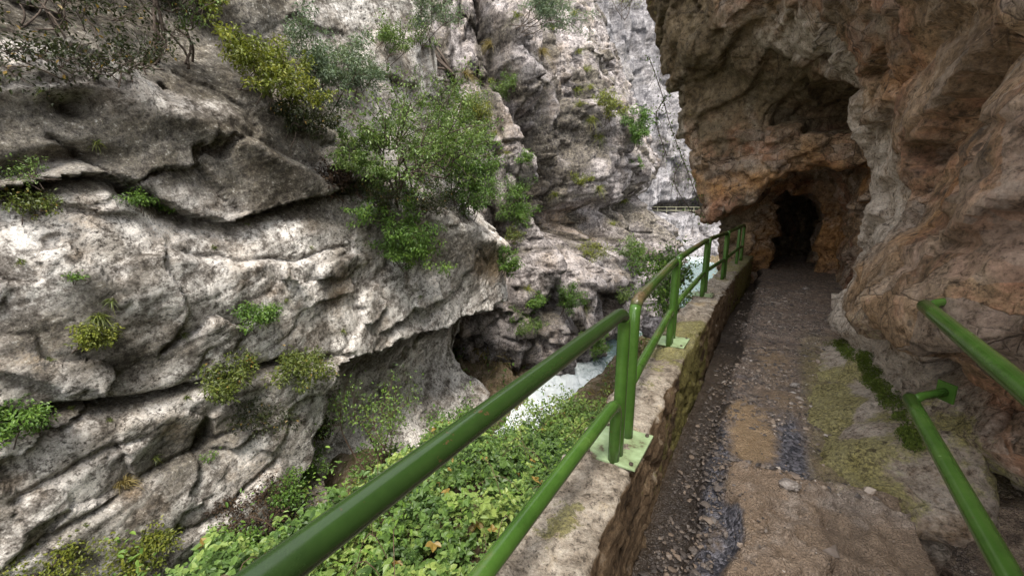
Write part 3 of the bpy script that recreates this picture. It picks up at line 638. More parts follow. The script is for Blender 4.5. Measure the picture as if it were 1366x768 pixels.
ochre = .42 * blob(s_, z_, 8.5, 2.0, .6, .4) + .55 * blob(s_, z_, 11.2, .8, .7, 1.1) + .35 * blob(s_, z_, 3.3, 1.5, .8, .7) + .3 * blob(s_, z_, 4.6, 2.6, .8, .5)  # vestibule ochre is brightened colour standing in for light on its wall
stain_shade = .72 * sstep(6.6, 7.8, s_) * sstep(2.3, 3.0, z_) + .6 * sstep(1.9, 3.6, z_) * sstep(5.5, 2.5, s_) + .35 * sstep(.5, -.2, z_) * sstep(2.7, 2.2, s_) + .35 * sstep(9.2, 9.6, s_) * sstep(1.9, 1.0, z_) * sstep(.2, .5, n_) + .5 * sstep(12.2, 12.8, s_)  # stains, plus shade of the bore and low void put into colour
moss = .62 * blob(s_, z_, 3.9, .08, 1.3, .45) * sstep(-.85, -.45, n_) + .4 * blob(s_, z_, 3.2, .2, .7, .4) + .22 * sstep(.8, 1.3, n_) * sstep(1.5, 2.5, z_) * sstep(7, 8, s_) + .3 * blob(s_, z_, 6.5, .3, .4, .5) + .25 * blob(s_, z_, 2.4, -.1, .4, .4)
overhang = mesh_obj('overhang_rock', Vw, F, M['cave'], attrs=dict(pale=pale, ochre=ochre, stain_shade=stain_shade, moss=moss))
tag(overhang, kind='structure')

# ------------------------------------------------------------------ path
ps = np.arange(-1.5, 14.5, .016); pn = np.arange(-1.5, .45, .013)
SS, NN = np.meshgrid(ps, pn, indexing='ij'); s1, n1 = SS.ravel(), NN.ravel()
P3 = np.stack([s1 * SV[0] + n1 * NV[0], s1 * SV[1] + n1 * NV[1], 0 * s1], 1)
wob = fbm(P3 * 1.5, 3)
slab = sstep(2.62, 2.50, s1 + .18 * wob + .12 * n1) * sstep(.12, .02, n1 + .1 * wob - .03 * (s1 - 2)) * sstep(-.78, -.70, n1 + .05 * wob)   # worn bedrock slab by the camera
hz = .018 * fbm(P3 * 2.2, 3) + .016 * fbm(P3 * 9, 4) + .007 * np.abs(fbm(P3 * 30, 3))
hz += slab * (.085 + .03 * fbm(P3 * 5, 4, ridged=True) * .5) - .11 * sstep(.14, .27, n1 + .04 * wob)
hz += .055 * sstep(4.15, 4.24, s1 + .12 * wob) + .06 * sstep(5.40, 5.48, s1 + .12 * wob)      # two shallow steps
hz -= .07 * sstep(5.5, 8, s1)
fx, fe = facet(P3 * 4 + .5 * np.stack([fbm(P3 * 5 + k, 3) for k in (1, 2, 3)], 1).astype(np.float32)); hz += slab * .045 * fx
hz = np.where((s1 < 3.0), hz - 1.3 * sstep(-.69, -.76, n1 + .05 * wob), hz)
P3[:, 2] = hz + .0
slate = .8 * sstep(.28, -.02, np.abs(n1 - .06) - .22) * sstep(4.3, 3.4, s1) * (1 - slab) + .5 * slab * sstep(.1, .5, fbm(P3 * 2.3 + 8, 3)) + .5 * blob(s1, n1, 2.95, -.05, .5, .3) + .45 * np.exp(-((s1 + .12 * wob - 4.12) / .07) ** 2) + .45 * np.exp(-((s1 + .12 * wob - 5.36) / .10) ** 2)
och = .12 * sstep(2.6, 3.6, s1) + .8 * blob(s1, n1, 3.0, -.02, .36, .16) + .5 * blob(s1, n1, 3.5, .1, .3, .15) + .5 * blob(s1, n1, 4.7, -.1, .5, .2) + .5 * blob(s1, n1, 2.55, -.38, .22, .14) + .4 * blob(s1, n1, 2.0, .1, .2, .1) + .35 * blob(s1, n1, 3.8, -.2, .4, .2)
mos = .45 * sstep(-.18, -.42, n1) * blob(s1, 0, 4.4, 0, 1.6, 1) + .2 * blob(s1, n1, 2.9, -.45, .4, .2)
gut_shade = sstep(.13, .25, n1 + .05 * wob)  # shade along the parapet base, painted over the shallow gutter
path = mesh_obj('path', P3, grid_faces(len(ps), len(pn), True), M['path'], attrs=dict(slate=slate, ochre=och, pale=slab, moss=mos, mud_shade=gut_shade))
tag(path, kind='structure')

# ------------------------------------------------------------------ parapet wall
def sec():
    a = []
    for z in np.arange(-2.2, .49, .03): a.append((.66 - .05 * z * (z < 0), z))
    for t in np.linspace(0, math.pi / 2, 5)[1:]: a.append((.66 - .03 * (1 - math.cos(t)), .47 + .03 * math.sin(t)))
    for n in np.arange(.62, .41, -.015): a.append((n, .50))
    for t in np.linspace(0, math.pi / 2, 5)[1:]: a.append((.405 - .025 * math.sin(t), .475 + .025 * math.cos(t)))
    for z in np.arange(.46, -.16, -.018): a.append((.38, z))
    return np.array(a)
sc_ = sec(); ss = np.arange(-2, 9.75, .022)
S2 = np.repeat(ss, len(sc_)); N2 = np.tile(sc_[:, 0], len(ss)) + np.interp(S2, [-2, 1, 2.8, 5, 7, 8.9, 9.7], [-.02, -.01, .07, .08, .06, -.01, -.03]); Z2 = np.tile(sc_[:, 1], len(ss))
PW = np.stack([S2 * SV[0] + N2 * NV[0], S2 * SV[1] + N2 * NV[1], Z2], 1).astype(np.float32)
FW = grid_faces(len(ss), len(sc_)); NWl = vnormals(PW, FW)
top = sstep(.4, .8, NWl[:, 2]); fx, fe = facet(PW * np.array([6, 6, 8], np.float32) + .25 * np.stack([fbm(PW * 6 + k, 2) for k in (1, 2, 3)], 1))
fy, fe2 = facet(PW * 15)
PW += NWl * ((.010 + .008 * (1 - top)) * fx * 1.4 + .007 * fy + .011 * fbm(PW * 8, 4) - (1 - top) * .006 * np.exp(-fe * 8))[:, None]
tag(mesh_obj('parapet_wall', PW, FW, M['wall'], attrs=dict(moss=.42 * blob(S2, N2, 3.4, .55, 1.0, .2) + .3 * sstep(5, 8, S2) + .06 * (Z2 < .3) + .10 + .2 * blob(S2, N2, 1.2, .52, .4, .1))),
    'low rough stone parapet wall along the gorge edge of the path, carrying the green railing', 'wall')

# ------------------------------------------------------------------ river bank and river
def bank_z(s, n):
    z = -.76 - .263 * n - .193 * s - .55 * sstep(6.5, 11, s) * sstep(1.5, 5, n) - .82 * sstep(4.5, 8, s) * sstep(1.6, 4, n) - .5 * sstep(6, 12, s) - 1.3 * sstep(3.9, 5.6, n) * sstep(6, 4, s)
    z = np.maximum(z, -5.0)
    edge = sstep(1.5, .8, n); z = z + edge * .9
    w = np.interp(s, [-10, 6, 9, 12, 19, 28, 45, 90], [.2, .3, .55, .60, .75, 1.8, 3.5, 4]); cn = np.interp(s, RS, RN)
    ch = np.exp(-((n - cn) / w) ** 2); z = z * (1 - ch) + np.minimum(z, -6.6) * ch
    z = np.maximum(z, -6.7)
    return z + sstep(1.5, 4, n - cn) * .6
RS = [-12, 4, 8, 10.5, 19.3, 29, 40, 58, 90]; RN = [6.4, 6.4, 6.35, 6.2, 6.5, 6.55, 7.5, 11.5, 16]
bs = np.concatenate([np.arange(-9, 24, .06), np.arange(24, 80, .3)]); bn = np.concatenate([np.arange(.3, 9, .06), np.arange(9, 20, .4)])
SS, NN = np.meshgrid(bs, bn, indexing='ij'); s1, n1 = SS.ravel(), NN.ravel()
BP = np.stack([s1 * SV[0] + n1 * NV[0], s1 * SV[1] + n1 * NV[1], bank_z(s1, n1)], 1).astype(np.float32)
fx, fe = facet(BP * 1.1); fy, fe2 = facet(BP * 3.1)
rough = (sstep(6, 11, s1) * .8 + .2) * sstep(.6, 1.8, np.abs(n1 - np.interp(s1, RS, RN)))
BP[:, 2] += .25 * fbm(BP * .6, 3) + rough * (.5 * fx + .18 * fy) + .05 * fbm(BP * 5, 4)
bank = mesh_obj('riverbank', BP, grid_faces(len(bs), len(bn), True), M['bank']); tag(bank, kind='structure')
rs = np.arange(4, 75, .09); rw = np.linspace(-1, 1, 60)
SS, RW = np.meshgrid(rs, rw, indexing='ij'); s1 = SS.ravel(); n1 = np.interp(s1, RS, RN) + RW.ravel() * np.interp(s1, [4, 9, 12, 19, 28, 45, 90], [1.2, 1.5, 1.9, 2.1, 3.0, 4.5, 5])
RP = np.stack([s1 * SV[0] + n1 * NV[0], s1 * SV[1] + n1 * NV[1], -5.5 + 0 * s1], 1).astype(np.float32)
foam = .42 * blob(s1, 0, 12.5, 0, 5, 1) + .25 * sstep(45, 55, s1) + .15 * blob(s1, 0, 22, 0, 2, 1) - .1 * blob(s1, 0, 19.5, 0, 1.2, 1)
RP[:, 2] += .45 * foam * fbm(RP * 1.5, 4) + .12 * foam * fbm(RP * 5, 3) + .05 * fbm(RP * 1.2, 3) + np.interp(s1, [4, 10, 16, 20, 75], [-.3, .0, .2, .3, .3])
river = mesh_obj('river', RP, grid_faces(len(rs), 60, True), M['river'], attrs=dict(foam=foam)); tag(river, kind='structure')
bpy.context.view_layer.update()
DG = bpy.context.evaluated_depsgraph_get()
def hit(px, py, want=None):                              # the rock surface a sight line meets
    o = Vector((0, 0, EYE)); r = ray(px, py); p = o
    for _ in range(12):
        ok, loc, nor, _, ob, _ = bpy.context.scene.ray_cast(DG, p, r)
        if not ok: return None
        if want is None or ob.name in want:
            if nor.dot(r) > 0: nor = -nor
            return loc, nor
        p = loc + r * .02
    return None
def drop(x, y, z=30):
    ok, loc, nor, _, ob, _ = bpy.context.scene.ray_cast(DG, Vector((x, y, z)), Vector((0, 0, -1)))
    return loc if ok else None

# ------------------------------------------------------------------ railing
def bend(p0, corner, p1, r, k=6):
    a = (p0 - corner).normalized(); b = (p1 - corner).normalized(); out = []
    A, B = corner + a * r, corner + b * r
    for i in range(k + 1):
        t = i / k; out.append(A * (1 - t) ** 2 + corner * 2 * t * (1 - t) + B * t * t)
    return out
def worn_of(mb, rng_, amt):
    P = np.array([tuple(v) for v in mb.V]); return amt + .35 * fbm(P * 2.2, 3)
def ages(mb, a): return np.full(len(mb.V), a)
RAD = .0255
def rail_panel(s0, n0, s1, n1, label, worn, mids=(), h0=.65, h1=.65):
    root = empty('railing_panel', W(s0, n0, .5))
    tag(root, label, 'railing', 'green tube railing panels on the parapet wall')
    A, B = W(s0, n0, .49), W(s1, n1, .49); At, Bt = W(s0, n0, .5 + h0), W(s1, n1, .5 + h1); rb = .085
    tb, te = bend(A, At, Bt, rb), bend(At, Bt, B, rb)
    mb = MB().tube([tb[3]] + tb[4:] + [tb[-1].lerp(te[0], k / 14) for k in range(1, 14)] + te[:4], RAD, 20)
    mb.build('top_rail', M['paint'], root, attrs=dict(worn=worn_of(mb, 0, worn - .2), age=ages(mb, 1.0 if worn < -.2 else .5)))
    for base, bp in ((A, tb[:4]), (B, te[3:][::-1])):
        pts = [base.lerp(bp[0], k / 6) for k in range(6)] + bp
        mb = MB().tube(pts, RAD, 20); mb.build('post', M['paint'], root, attrs=dict(worn=worn_of(mb, 0, -.25)))
    d = (B - A).normalized()
    Am, Bm = W(s0, n0, .78) + d * (RAD * 1.9), W(s1, n1, .78) - d * (RAD * 1.9)
    Ad, Bd = Vector((Am.x, Am.y, .60)), Vector((Bm.x, Bm.y, .49))
    e = bend(Am.lerp(Bm, .5), Bm, Bd, .07)
    mb = MB().tube([Am - d * .03] + [Am.lerp(e[0], k / 10) for k in range(1, 10)] + e + [e[-1].lerp(Bd, .5), Bd], RAD * .93, 18)
    mb.build('mid_rail', M['paint'], root, attrs=dict(worn=worn_of(mb, 0, -.1)))
    for sm, nm in mids:
        mb = MB().tube([W(sm, nm, .49 + .65 * k / 8) for k in range(9)], RAD, 20); mb.build('post', M['paint'], root, attrs=dict(worn=worn_of(mb, 0, -.2)))
    return root
def plate(root, s, n, ls, ln):
    Mx = W(s, n, .512).to_tuple(); from mathutils import Matrix
    m = Matrix.Translation(Mx) @ Matrix.Rotation(-AZ, 4, 'Z')
    bp = MB().box(m, (ln, ls, .012)).build('base_plate', M['plate'], root, False, bevel=.003)
    for a in (-.42, .42):
        for b in (-.4, .4):
            q = W(s + a * ls, n + b * ln, .518); MB().tube([q, q + Vector((0, 0, .008))], .009, 8).build('bolt', M['bark'], bp)
p1 = rail_panel(-1.35, .44, 1.63, .48, 'nearest green railing panel, its dark thick top rail sweeping down to the bottom edge', -.35)
plate(p1, 1.71, .50, .30, .235)
p2 = rail_panel(1.79, .485, 3.27, .605, 'second green railing panel from the camera, brown worn top rail with rounded first corner', .35)
plate(p2, 3.33, .60, .25, .22)
p3 = rail_panel(3.40, .615, 5.23, .65, 'third green railing panel from the camera, middle of the run with brown worn top rail', .35)
plate(p3, 5.29, .64, .22, .20)
p4 = rail_panel(5.36, .645, 6.58, .575, 'fourth green railing panel from the camera, short one where the top rail levels out', .2)
p5 = rail_panel(6.70, .57, 8.80, .50, 'farthest green railing panel with three thin posts, ending beside the tunnel rock', .0, mids=((8.21, .53),))

# two cut-off rails fixed to the rock on the right
def wall_rail(px, py, s0, drp, label):
    r = ray(px, py); h = hit(px, py, ('overhang_rock',)); az2 = R(33.6)
    t = s0 / (r.x * SV[0] + r.y * SV[1]); P = Vector((0, 0, EYE)) + r * t
    dv = Vector((-math.sin(az2), -math.cos(az2), 0))
    root = empty('wall_rail', P); tag(root, label, 'handrail', 'green rails fixed to the rock on the right')
    e = P + dv * 4.2
    mb = MB().tube([P.lerp(e, k / 24) for k in range(25)], .027, 20); mb.build('rail', M['paint'], root, attrs=dict(worn=worn_of(mb, 0, -.3)))
    side = Vector((SV[0], SV[1], 0))
    out = Vector((-NV[0], -NV[1], 0))
    mb = MB().tube([P - dv * -.03, P + side * .03 + out * .04 + Vector((0, 0, .01)), P + side * .09 + out * .13 + Vector((0, 0, .03))], .018, 14)
    mb.build('bracket', M['paint'], root, attrs=dict(worn=worn_of(mb, 0, -.2)))
    e2 = P + side * .09 + out * .13 + Vector((0, 0, .03)); dz = (side + out * 1.4).normalized()
    from mathutils import Matrix
    MB().box(Matrix.Translation(e2) @ dz.to_track_quat('Z', 'Y').to_matrix().to_4x4(), (.075, .085, .012)).build('flange', M['paint'], root, False, bevel=.003)
    return root
wall_rail(1234, 408, 2.36, 0, 'upper green tube rail running from the brown rock wall past the right edge')
wall_rail(1214, 532, 2.36, 0, 'lower green tube rail running from the brown rock wall down to the bottom edge')

# far gallery fence
fr = empty('gallery_fence', at(900, 284, 57.2)); tag(fr, 'thin pale railing far away in front of the dark tunnel slot in the distant cliff', 'railing')
fa_, fb_ = at(864, 285.3, 56), at(948, 285.3, 59.5)
for hh in (.45, .9):
    MB().tube([fa_ + Vector((0, 0, hh)), fb_ + Vector((0, 0, hh))], .05, 6).build('rail', M['pale_rail'], fr)
for k in range(8):
    q = fa_.lerp(fb_, k / 7); MB().tube([q - Vector((0, 0, .3)), q + Vector((0, 0, .95))], .05, 6).build('post', M['pale_rail'], fr)

# ------------------------------------------------------------------ foliage
def leaf_arrays(P, D, U, size, width, tint, fold=.25):
    n = len(P); D = D / (np.linalg.norm(D, axis=1)[:, None] + 1e-9); X = np.cross(D, U); X /= np.linalg.norm(X, axis=1)[:, None] + 1e-9; Z = np.cross(X, D)
    L = size[:, None]; w = L * width
    v = np.stack([P, P + D * L * .32 + X * w * .46 + Z * w * fold, P + D * L * .68 + X * w * .40 + Z * w * fold * .8, P + D * L - Z * L * .1,
                  P + D * L * .68 - X * w * .40 + Z * w * fold * .8, P + D * L * .32 - X * w * .46 + Z * w * fold], 1).reshape(-1, 3)
    b = (np.arange(n) * 6)[:, None]
    F = np.concatenate([b + np.array([[0, 1, 2, 3]]), b + np.array([[0, 3, 4, 5]])])
    return v, F, np.repeat(tint, 6)
def leaf_obj(name, P, D, U, size, width, tint, mat, parent=None, fold=.25):
    v, F, t = leaf_arrays(np.asarray(P), np.asarray(D), np.asarray(U), size, width, tint, fold)
    if parent is not None: v = v - np.array(parent.location)
    return mesh_obj(name, v, F, mat, parent, False, dict(tint=t))
def unit(n): a = rng.normal(size=(n, 3)); return a / np.linalg.norm(a, axis=1)[:, None]
def plant(name, label, cat, base, grow, w, h, nleaf, leaf, mat, group=None, stems=5, droop=0., width=.55, twigs=9, clump=.105, tint0=0., trunk_r=None, stem_mat=None, spread=1., flat=.75, bare=.0, rootw=.22):
    base = Vector(base); grow = Vector(grow).normalized(); root = empty(name, base); tag(root, label, cat, group)
    tr = trunk_r or .007 * (h + w) / 2 + .003
    mb = MB(); tips = []; side1 = grow.orthogonal().normalized(); side2 = grow.cross(side1)
    for i in range(stems):
        a = 2 * math.pi * (i + random.random() * .8) / stems; rr = w * .5 * math.sqrt(random.uniform(.05, 1)) * spread
        tip = base + grow * h * random.uniform(.55, 1.) + (side1 * math.cos(a) + side2 * math.sin(a)) * rr - Vector((0, 0, droop * h))
        m = base.lerp(tip, .5) + grow * h * .12 + Vector((random.uniform(-1, 1), random.uniform(-1, 1), random.uniform(-1, 1))) * .07 * h
        b0 = base + (side1 * random.uniform(-1, 1) + side2 * random.uniform(-1, 1)) * w * rootw
        jit = lambda q: q + Vector((random.uniform(-1, 1), random.uniform(-1, 1), random.uniform(-1, 1))) * .05 * (w + h)
        pts = smooth_path([b0 - grow * .08, jit(b0.lerp(m, .5)), jit(m), jit(m.lerp(tip, .5)), tip], 3); k = len(pts)
        mb.tube(pts, [tr * (1 - .8 * j / k) for j in range(k)], 6)
        for t_ in range(twigs):
            q = pts[random.randrange(int(k * (.35 + bare * .4)), k)]
            e = q + (Vector(unit(1)[0]) + grow * .35 + (q - base).normalized() * .5 - Vector((0, 0, droop * .6))) * (w + h) * .5 * random.uniform(.12, .30)
            mm = q.lerp(e, .5) + Vector(unit(1)[0]) * .03 * h
            mb.tube([q, mm, e], [tr * .4, tr * .28, tr * .15], 5, False)
            tips += [e, q.lerp(e, .6)]
        tips.append(tip)
    mb.build('trunk', stem_mat or M['bark'], root)
    T = np.array([tuple(t) for t in tips]); c = rng.integers(0, len(T), nleaf); sz = clump * (w + h) / 2
    off = unit(nleaf) * (rng.random(nleaf) ** .5)[:, None] * sz * np.array([1, 1, flat])
    P = T[c] + off
    ctint = rng.random(len(T))[c] * .45
    D = off / sz + unit(nleaf) * .8 + np.array([0, 0, -.25 - droop])
    U = unit(nleaf) * .55 + np.array(grow) * .5 + np.array([0, 0, .8])
    tint = np.clip(tint0 + ctint + rng.random(nleaf) * .5, 0, .93)
    if mat in (M['leaf_dark'], M['leaf_fern'], M['leaf_bramble']): tint = np.where(rng.random(nleaf) < .03, 1., tint)
    leaf_obj('crown', P, D, U, leaf * rng.uniform(.75, 1.4, nleaf), width, tint, mat, root)
    return root
def blades(name, label, cat, base, grow, w, h, n, mat, group=None):
    base = Vector(base); root = empty(name, base); tag(root, label, cat, group)
    P = np.array(tuple(base)) + unit(n) * w * .18; D = unit(n) * .75 + np.array(grow) * .7 + np.array([0, 0, .35])
    L = h * rng.uniform(.5, 1.1, n)
    D /= np.linalg.norm(D, axis=1)[:, None]; X = np.cross(D, unit(n)); X /= np.linalg.norm(X, axis=1)[:, None]; t = rng.random(n) * .93
    bw = .006 + .006 * h
    rows = []
    for k, f in enumerate((0, .4, .75, 1.)):
        c = P + D * (L * f)[:, None] + np.array([0, 0, -.75]) * (L * f * f)[:, None]
        ww = bw * (1 - f * .9); rows += [c - X * ww, c + X * ww]
    v = np.stack(rows, 1).reshape(-1, 3) - np.array(tuple(base)); b = (np.arange(n) * 8)[:, None]
    F = np.concatenate([b + np.array([[0, 1, 3, 2]]), b + np.array([[2, 3, 5, 4]]), b + np.array([[4, 5, 7, 6]])])
    mesh_obj('blades', v, F, mat, root, False, dict(tint=np.repeat(t, 8)))
    return root
LC = ('left_cliff', 'buttress_cliff', 'far_cliff')
G_SH = 'shrubs growing on the pale cliff'; G_SM = 'small plants growing from cracks in the pale cliff'
def on(px, py, want=LC):
    h = hit(px, py, want)
    return h
def veg(px, py, wpx, hpx, label, mat, n, leaf, cat='shrub', name='cliff_shrub', group=G_SH, want=LC, dens=1, **kw):
    h = on(px, py, want)
    if h is None: print('miss', label); return
    hpx = hpx * .74; wpx = wpx * .92; n = n * 1.35; loc, nor = h; d = (loc - Vector((0, 0, EYE))).length
    k = d / FPX * 1.0
    grow = kw.pop('grow', None) or (nor * .55 + Vector((0, 0, .75)))
    return plant(name, label, cat, loc, grow, wpx * k, hpx * k, int(n), leaf, M[mat], group, **kw)

S = 'leaf_'
# (root pixel, size in photo pixels, ...)
veg(345, 128, 110, 62, 'yellow-green shrub on the upper ledge beside a grey-green bush', 'leaf_yellow', 3200, .055, stems=7)
veg(420, 152, 85, 105, 'grey-green bushy shrub near the top, right of the yellow-green one', 'leaf_grey', 4200, .05, stems=7)
veg(395, 190, 90, 50, 'dark low shrub under the yellow-green one on the diagonal gap', 'leaf_dark', 1800, .05, stems=6)
veg(528, 262, 165, 150, 'large open shrub with visible dark forked branches in the middle of the cliff', 'leaf_olive', 3600, .06, stems=10, trunk_r=.03, bare=.5, clump=.10, spread=1.25, flat=.6)
veg(606, 276, 105, 115, 'dense green shrub right of the large open one on the ledge', 'leaf_bright', 3800, .055, stems=7, tint0=-.1)
veg(470, 240, 80, 70, 'olive shrub spilling over the ledge left of the large open one', 'leaf_olive', 2600, .05, stems=6)
veg(520, 300, 120, 55, 'bright green bush hanging below the ledge, upper of two', 'leaf_bright', 3000, .05, stems=8, droop=.35)
veg(530, 342, 125, 62, 'bright green bush hanging on the white nose of rock, lower of two', 'leaf_bright', 3600, .05, stems=8, droop=.35, tint0=.1)
veg(657, 292, 85, 75, 'bushy green shrub at the right end of the planted ledge', 'leaf_bright', 3400, .06, stems=8, tint0=-.05, droop=.1)
veg(682, 292, 50, 34, 'small leafy shrub dangling over the cleft at the right end of the ledge', 'leaf_bright', 900, .06, stems=5, droop=.3)
veg(445, 262, 60, 40, 'reddish-brown scrubby bush at the tip of the overhang lip', 'leaf_red', 1500, .05, stems=7, stem_mat=M['twig'])
veg(500, 275, 90, 34, 'dark brown tangle of twigs and leaves under the large open shrub', 'leaf_dark', 1300, .045, stems=10, stem_mat=M['twig'])
veg(605, 105, 75, 130, 'slender dark-trunked tree at the top of the cliff beside the cleft', 'leaf_grey', 3000, .06, 'tree', 'slender_tree', None, stems=5, trunk_r=.06, bare=.3)
veg(640, 165, 50, 90, 'yellowish trailing plant down the edge of the cleft', 'leaf_yellow', 1800, .06, stems=6, droop=.5)
veg(596, 190, 75, 85, 'mid-green shrub above the dense one, under the slender tree', 'leaf_olive', 2400, .055, stems=6)
veg(700, 48, 80, 70, 'soft grey-green bush at the head of the cliff right of the slender tree', 'leaf_grey', 3000, .07, stems=7)
veg(682, 140, 45, 40, 'round olive bush at the mouth of the dark cleft', 'leaf_olive', 1200, .065, stems=6)
veg(830, 22, 70, 50, 'pale yellow-green bush at the very top of the far rock', 'leaf_yellow', 2000, .10, stems=6)
veg(846, 195, 36, 60, 'dark green bush on the right edge of the fluted buttress', 'leaf_bright', 1700, .09, stems=6, tint0=-.15)
veg(812, 168, 40, 45, 'olive bush left of the dark green one on the fluted buttress', 'leaf_yellow', 1000, .08, stems=6)
veg(850, 232, 22, 30, 'small green bush lowest on the right edge of the buttress', 'leaf_bright', 600, .08, stems=5)
veg(776, 252, 26, 26, 'small yellow-green tuft in the middle of the buttress above the white rocks', 'leaf_yellow', 500, .07, stems=5)
veg(710, 222, 28, 30, 'small green bush inside the dark cleft', 'leaf_bright', 500, .065, stems=5)
veg(750, 425, 46, 55, 'green bush with dark leaves at the foot of the buttress above the river', 'leaf_bright', 1500, .07, stems=7, tint0=-.15)
veg(712, 420, 28, 60, 'trailing green plant left of the bush at the foot of the buttress', 'leaf_bright', 800, .07, stems=5, droop=.3)
veg(845, 355, 40, 45, 'grey-green bush beside the far bend of the river', 'leaf_olive', 1200, .08, stems=6)
veg(790, 345, 50, 20, 'low mossy cushion on the boulder at the foot of the buttress', 'leaf_yellow', 900, .06, stems=7)
veg(688, 330, 26, 40, 'little fern tuft where the ledge ends over the undercut', 'leaf_fern', 500, .06, stems=6, droop=.2)
veg(70, 40, 150, 60, 'dark thicket in the top left corner', 'leaf_dark', 1000, .05, stems=10, bare=.4)
veg(205, 78, 60, 110, 'thin bare tree with two upright dark stems near the top left', 'leaf_dark', 500, .05, 'tree', 'slender_tree', None, stems=3, trunk_r=.032, bare=.9, spread=.6)
veg(232, 80, 80, 95, 'thin leaning sapling with a forked stem right of the two-stemmed tree', 'leaf_olive', 350, .05, 'tree', 'slender_tree', None, stems=3, trunk_r=.02, bare=.8, spread=1.2)
veg(165, 98, 150, 20, 'dark low scrub along the shelf below the bare trees', 'leaf_dark', 1000, .045, stems=14, tint0=-.1)
veg(40, 80, 130, 18, 'dark brown-green scrub on the shelf at the left edge', 'leaf_dark', 800, .045, stems=14, tint0=-.15)
veg(280, 22, 46, 36, 'small yellow-green shrub at the top, on the pale slab', 'leaf_yellow', 1000, .05, stems=5)
veg(515, 90, 60, 60, 'tawny shrub near the top between the grey-green bush and the slender tree', 'leaf_olive', 1300, .05, stems=6)
veg(560, 235, 95, 60, 'leafy mid-green bush in the middle of the planted ledge, behind the forked branches', 'leaf_olive', 2200, .055, stems=8, tint0=.05)
veg(615, 290, 90, 50, 'deep green bush on the lower ledge edge above the right half of the white nose', 'leaf_bright', 2200, .055, stems=8, tint0=-.12)
veg(560, 282, 80, 34, 'low dark heathery bush in the shade of the ledge', 'leaf_dark', 1500, .045, stems=9)
veg(655, 215, 50, 60, 'open green sapling against the grey slab left of the cleft', 'leaf_olive', 1200, .06, stems=5, bare=.5)
veg(560, 60, 60, 80, 'grey-green climber up the rock left of the slender tree', 'leaf_grey', 1600, .055, stems=6)
veg(470, 130, 70, 60, 'loose grey-green shrub above the large open one', 'leaf_grey', 1700, .05, stems=6)
veg(700, 455, 50, 45, 'dry-looking olive bush at the waterside below the white rocks', 'leaf_olive', 1300, .07, stems=7)
veg(790, 462, 40, 36, 'green waterside bush at the upper end of the rapids', 'leaf_bright', 1100, .075, stems=7, tint0=.05)
veg(830, 408, 46, 36, 'tawny-green bush on the far bank behind the second railing panel', 'leaf_olive', 1100, .08, stems=7, tint0=.15)
veg(665, 370, 30, 50, 'narrow green plant in the gully right of the white nose', 'leaf_bright', 900, .065, stems=6)
# small plants
for (x, y, w_, h_, lab, mt, n, lf) in [
    (186, 278, 34, 20, 'small green cushion plant on the lip of the long overhang', 'leaf_bright', 420, .035),
    (220, 284, 22, 14, 'tiny green cushion plant just right of the larger one on the overhang lip', 'leaf_bright', 200, .032),
    (346, 432, 46, 46, 'round bright fern clump on the white rock above the crack', 'leaf_bright', 1100, .04),
    (318, 515, 66, 56, 'fern clump with brown fronds below the crack, left of the trailing one', 'leaf_fern', 1400, .045),
    (384, 505, 62, 72, 'trailing fern clump below the crack near the undercut', 'leaf_fern', 1700, .045),
    (345, 560, 60, 40, 'dark hanging weeds beneath the two fern clumps', 'leaf_dark', 800, .04),
    (110, 462, 34, 44, 'yellow-green weed clump on the left rock', 'leaf_yellow', 800, .035),
    (12, 585, 46, 56, 'weed clump under the crack at the left edge', 'leaf_bright', 1200, .04),
    (190, 745, 44, 52, 'yellow-green leafy plant at the bottom of the pale rock', 'leaf_yellow', 1200, .04),
    (60, 768, 70, 26, 'low weeds in the bottom left corner', 'leaf_yellow', 1000, .035),
    (280, 615, 14, 14, 'single tiny green sprig on the lower pale rock', 'leaf_bright', 90, .03),
    (98, 375, 16, 12, 'tiny green sprig on the left rock above the weed clump', 'leaf_bright', 80, .03),
    (305, 735, 50, 75, 'ivy clump at the foot of the cliff behind the top rail', 'leaf_bright', 1400, .045),
    (340, 690, 70, 40, 'reddish weeds at the foot of the cliff above the ivy clump', 'leaf_red', 1000, .04),
    (372, 668, 56, 34, 'fresh green weeds right of the reddish ones at the foot of the cliff', 'leaf_bright', 800, .045),
    (415, 640, 46, 40, 'green weeds under the undercut by the top rail', 'leaf_bright', 700, .045),
    (425, 585, 24, 60, 'ivy trailing down the left side of the undercut', 'leaf_dark', 700, .045),
    (40, 285, 50, 22, 'brown and green weeds in the groove at the left edge', 'leaf_fern', 600, .035),
    (55, 240, 60, 20, 'thin twiggy weeds above the groove at the left edge', 'leaf_olive', 300, .03)]:
    veg(x, y, w_, h_, lab, mt, n, lf, 'plant', 'rock_plant', G_SM, stems=6, droop=.25 if h_ > 40 else .05, clump=.22, twigs=4)
for (x, y, h_, lab, mt) in [(131, 425, .24, 'small grass tuft on the left rock', 'leaf_fern'), (165, 648, .34, 'dry orange-brown grass tuft on the lower pale rock', 'grass_dry'),
                            (620, 100, .8, 'dry grass tuft by the slender tree', 'grass_dry'), (722, 70, .8, 'yellow grass tuft hanging at the head of the cliff', 'grass_dry'), (655, 60, .8, 'yellow grass on the edge left of the soft grey-green bush', 'grass_dry')]:
    h = on(x, y)
    if h: blades('grass_tuft', lab, 'grass', h[0], h[1] * .8 + Vector((0, 0, .4)), .25, h_, 130, M[mt], 'grass tufts on the cliff')

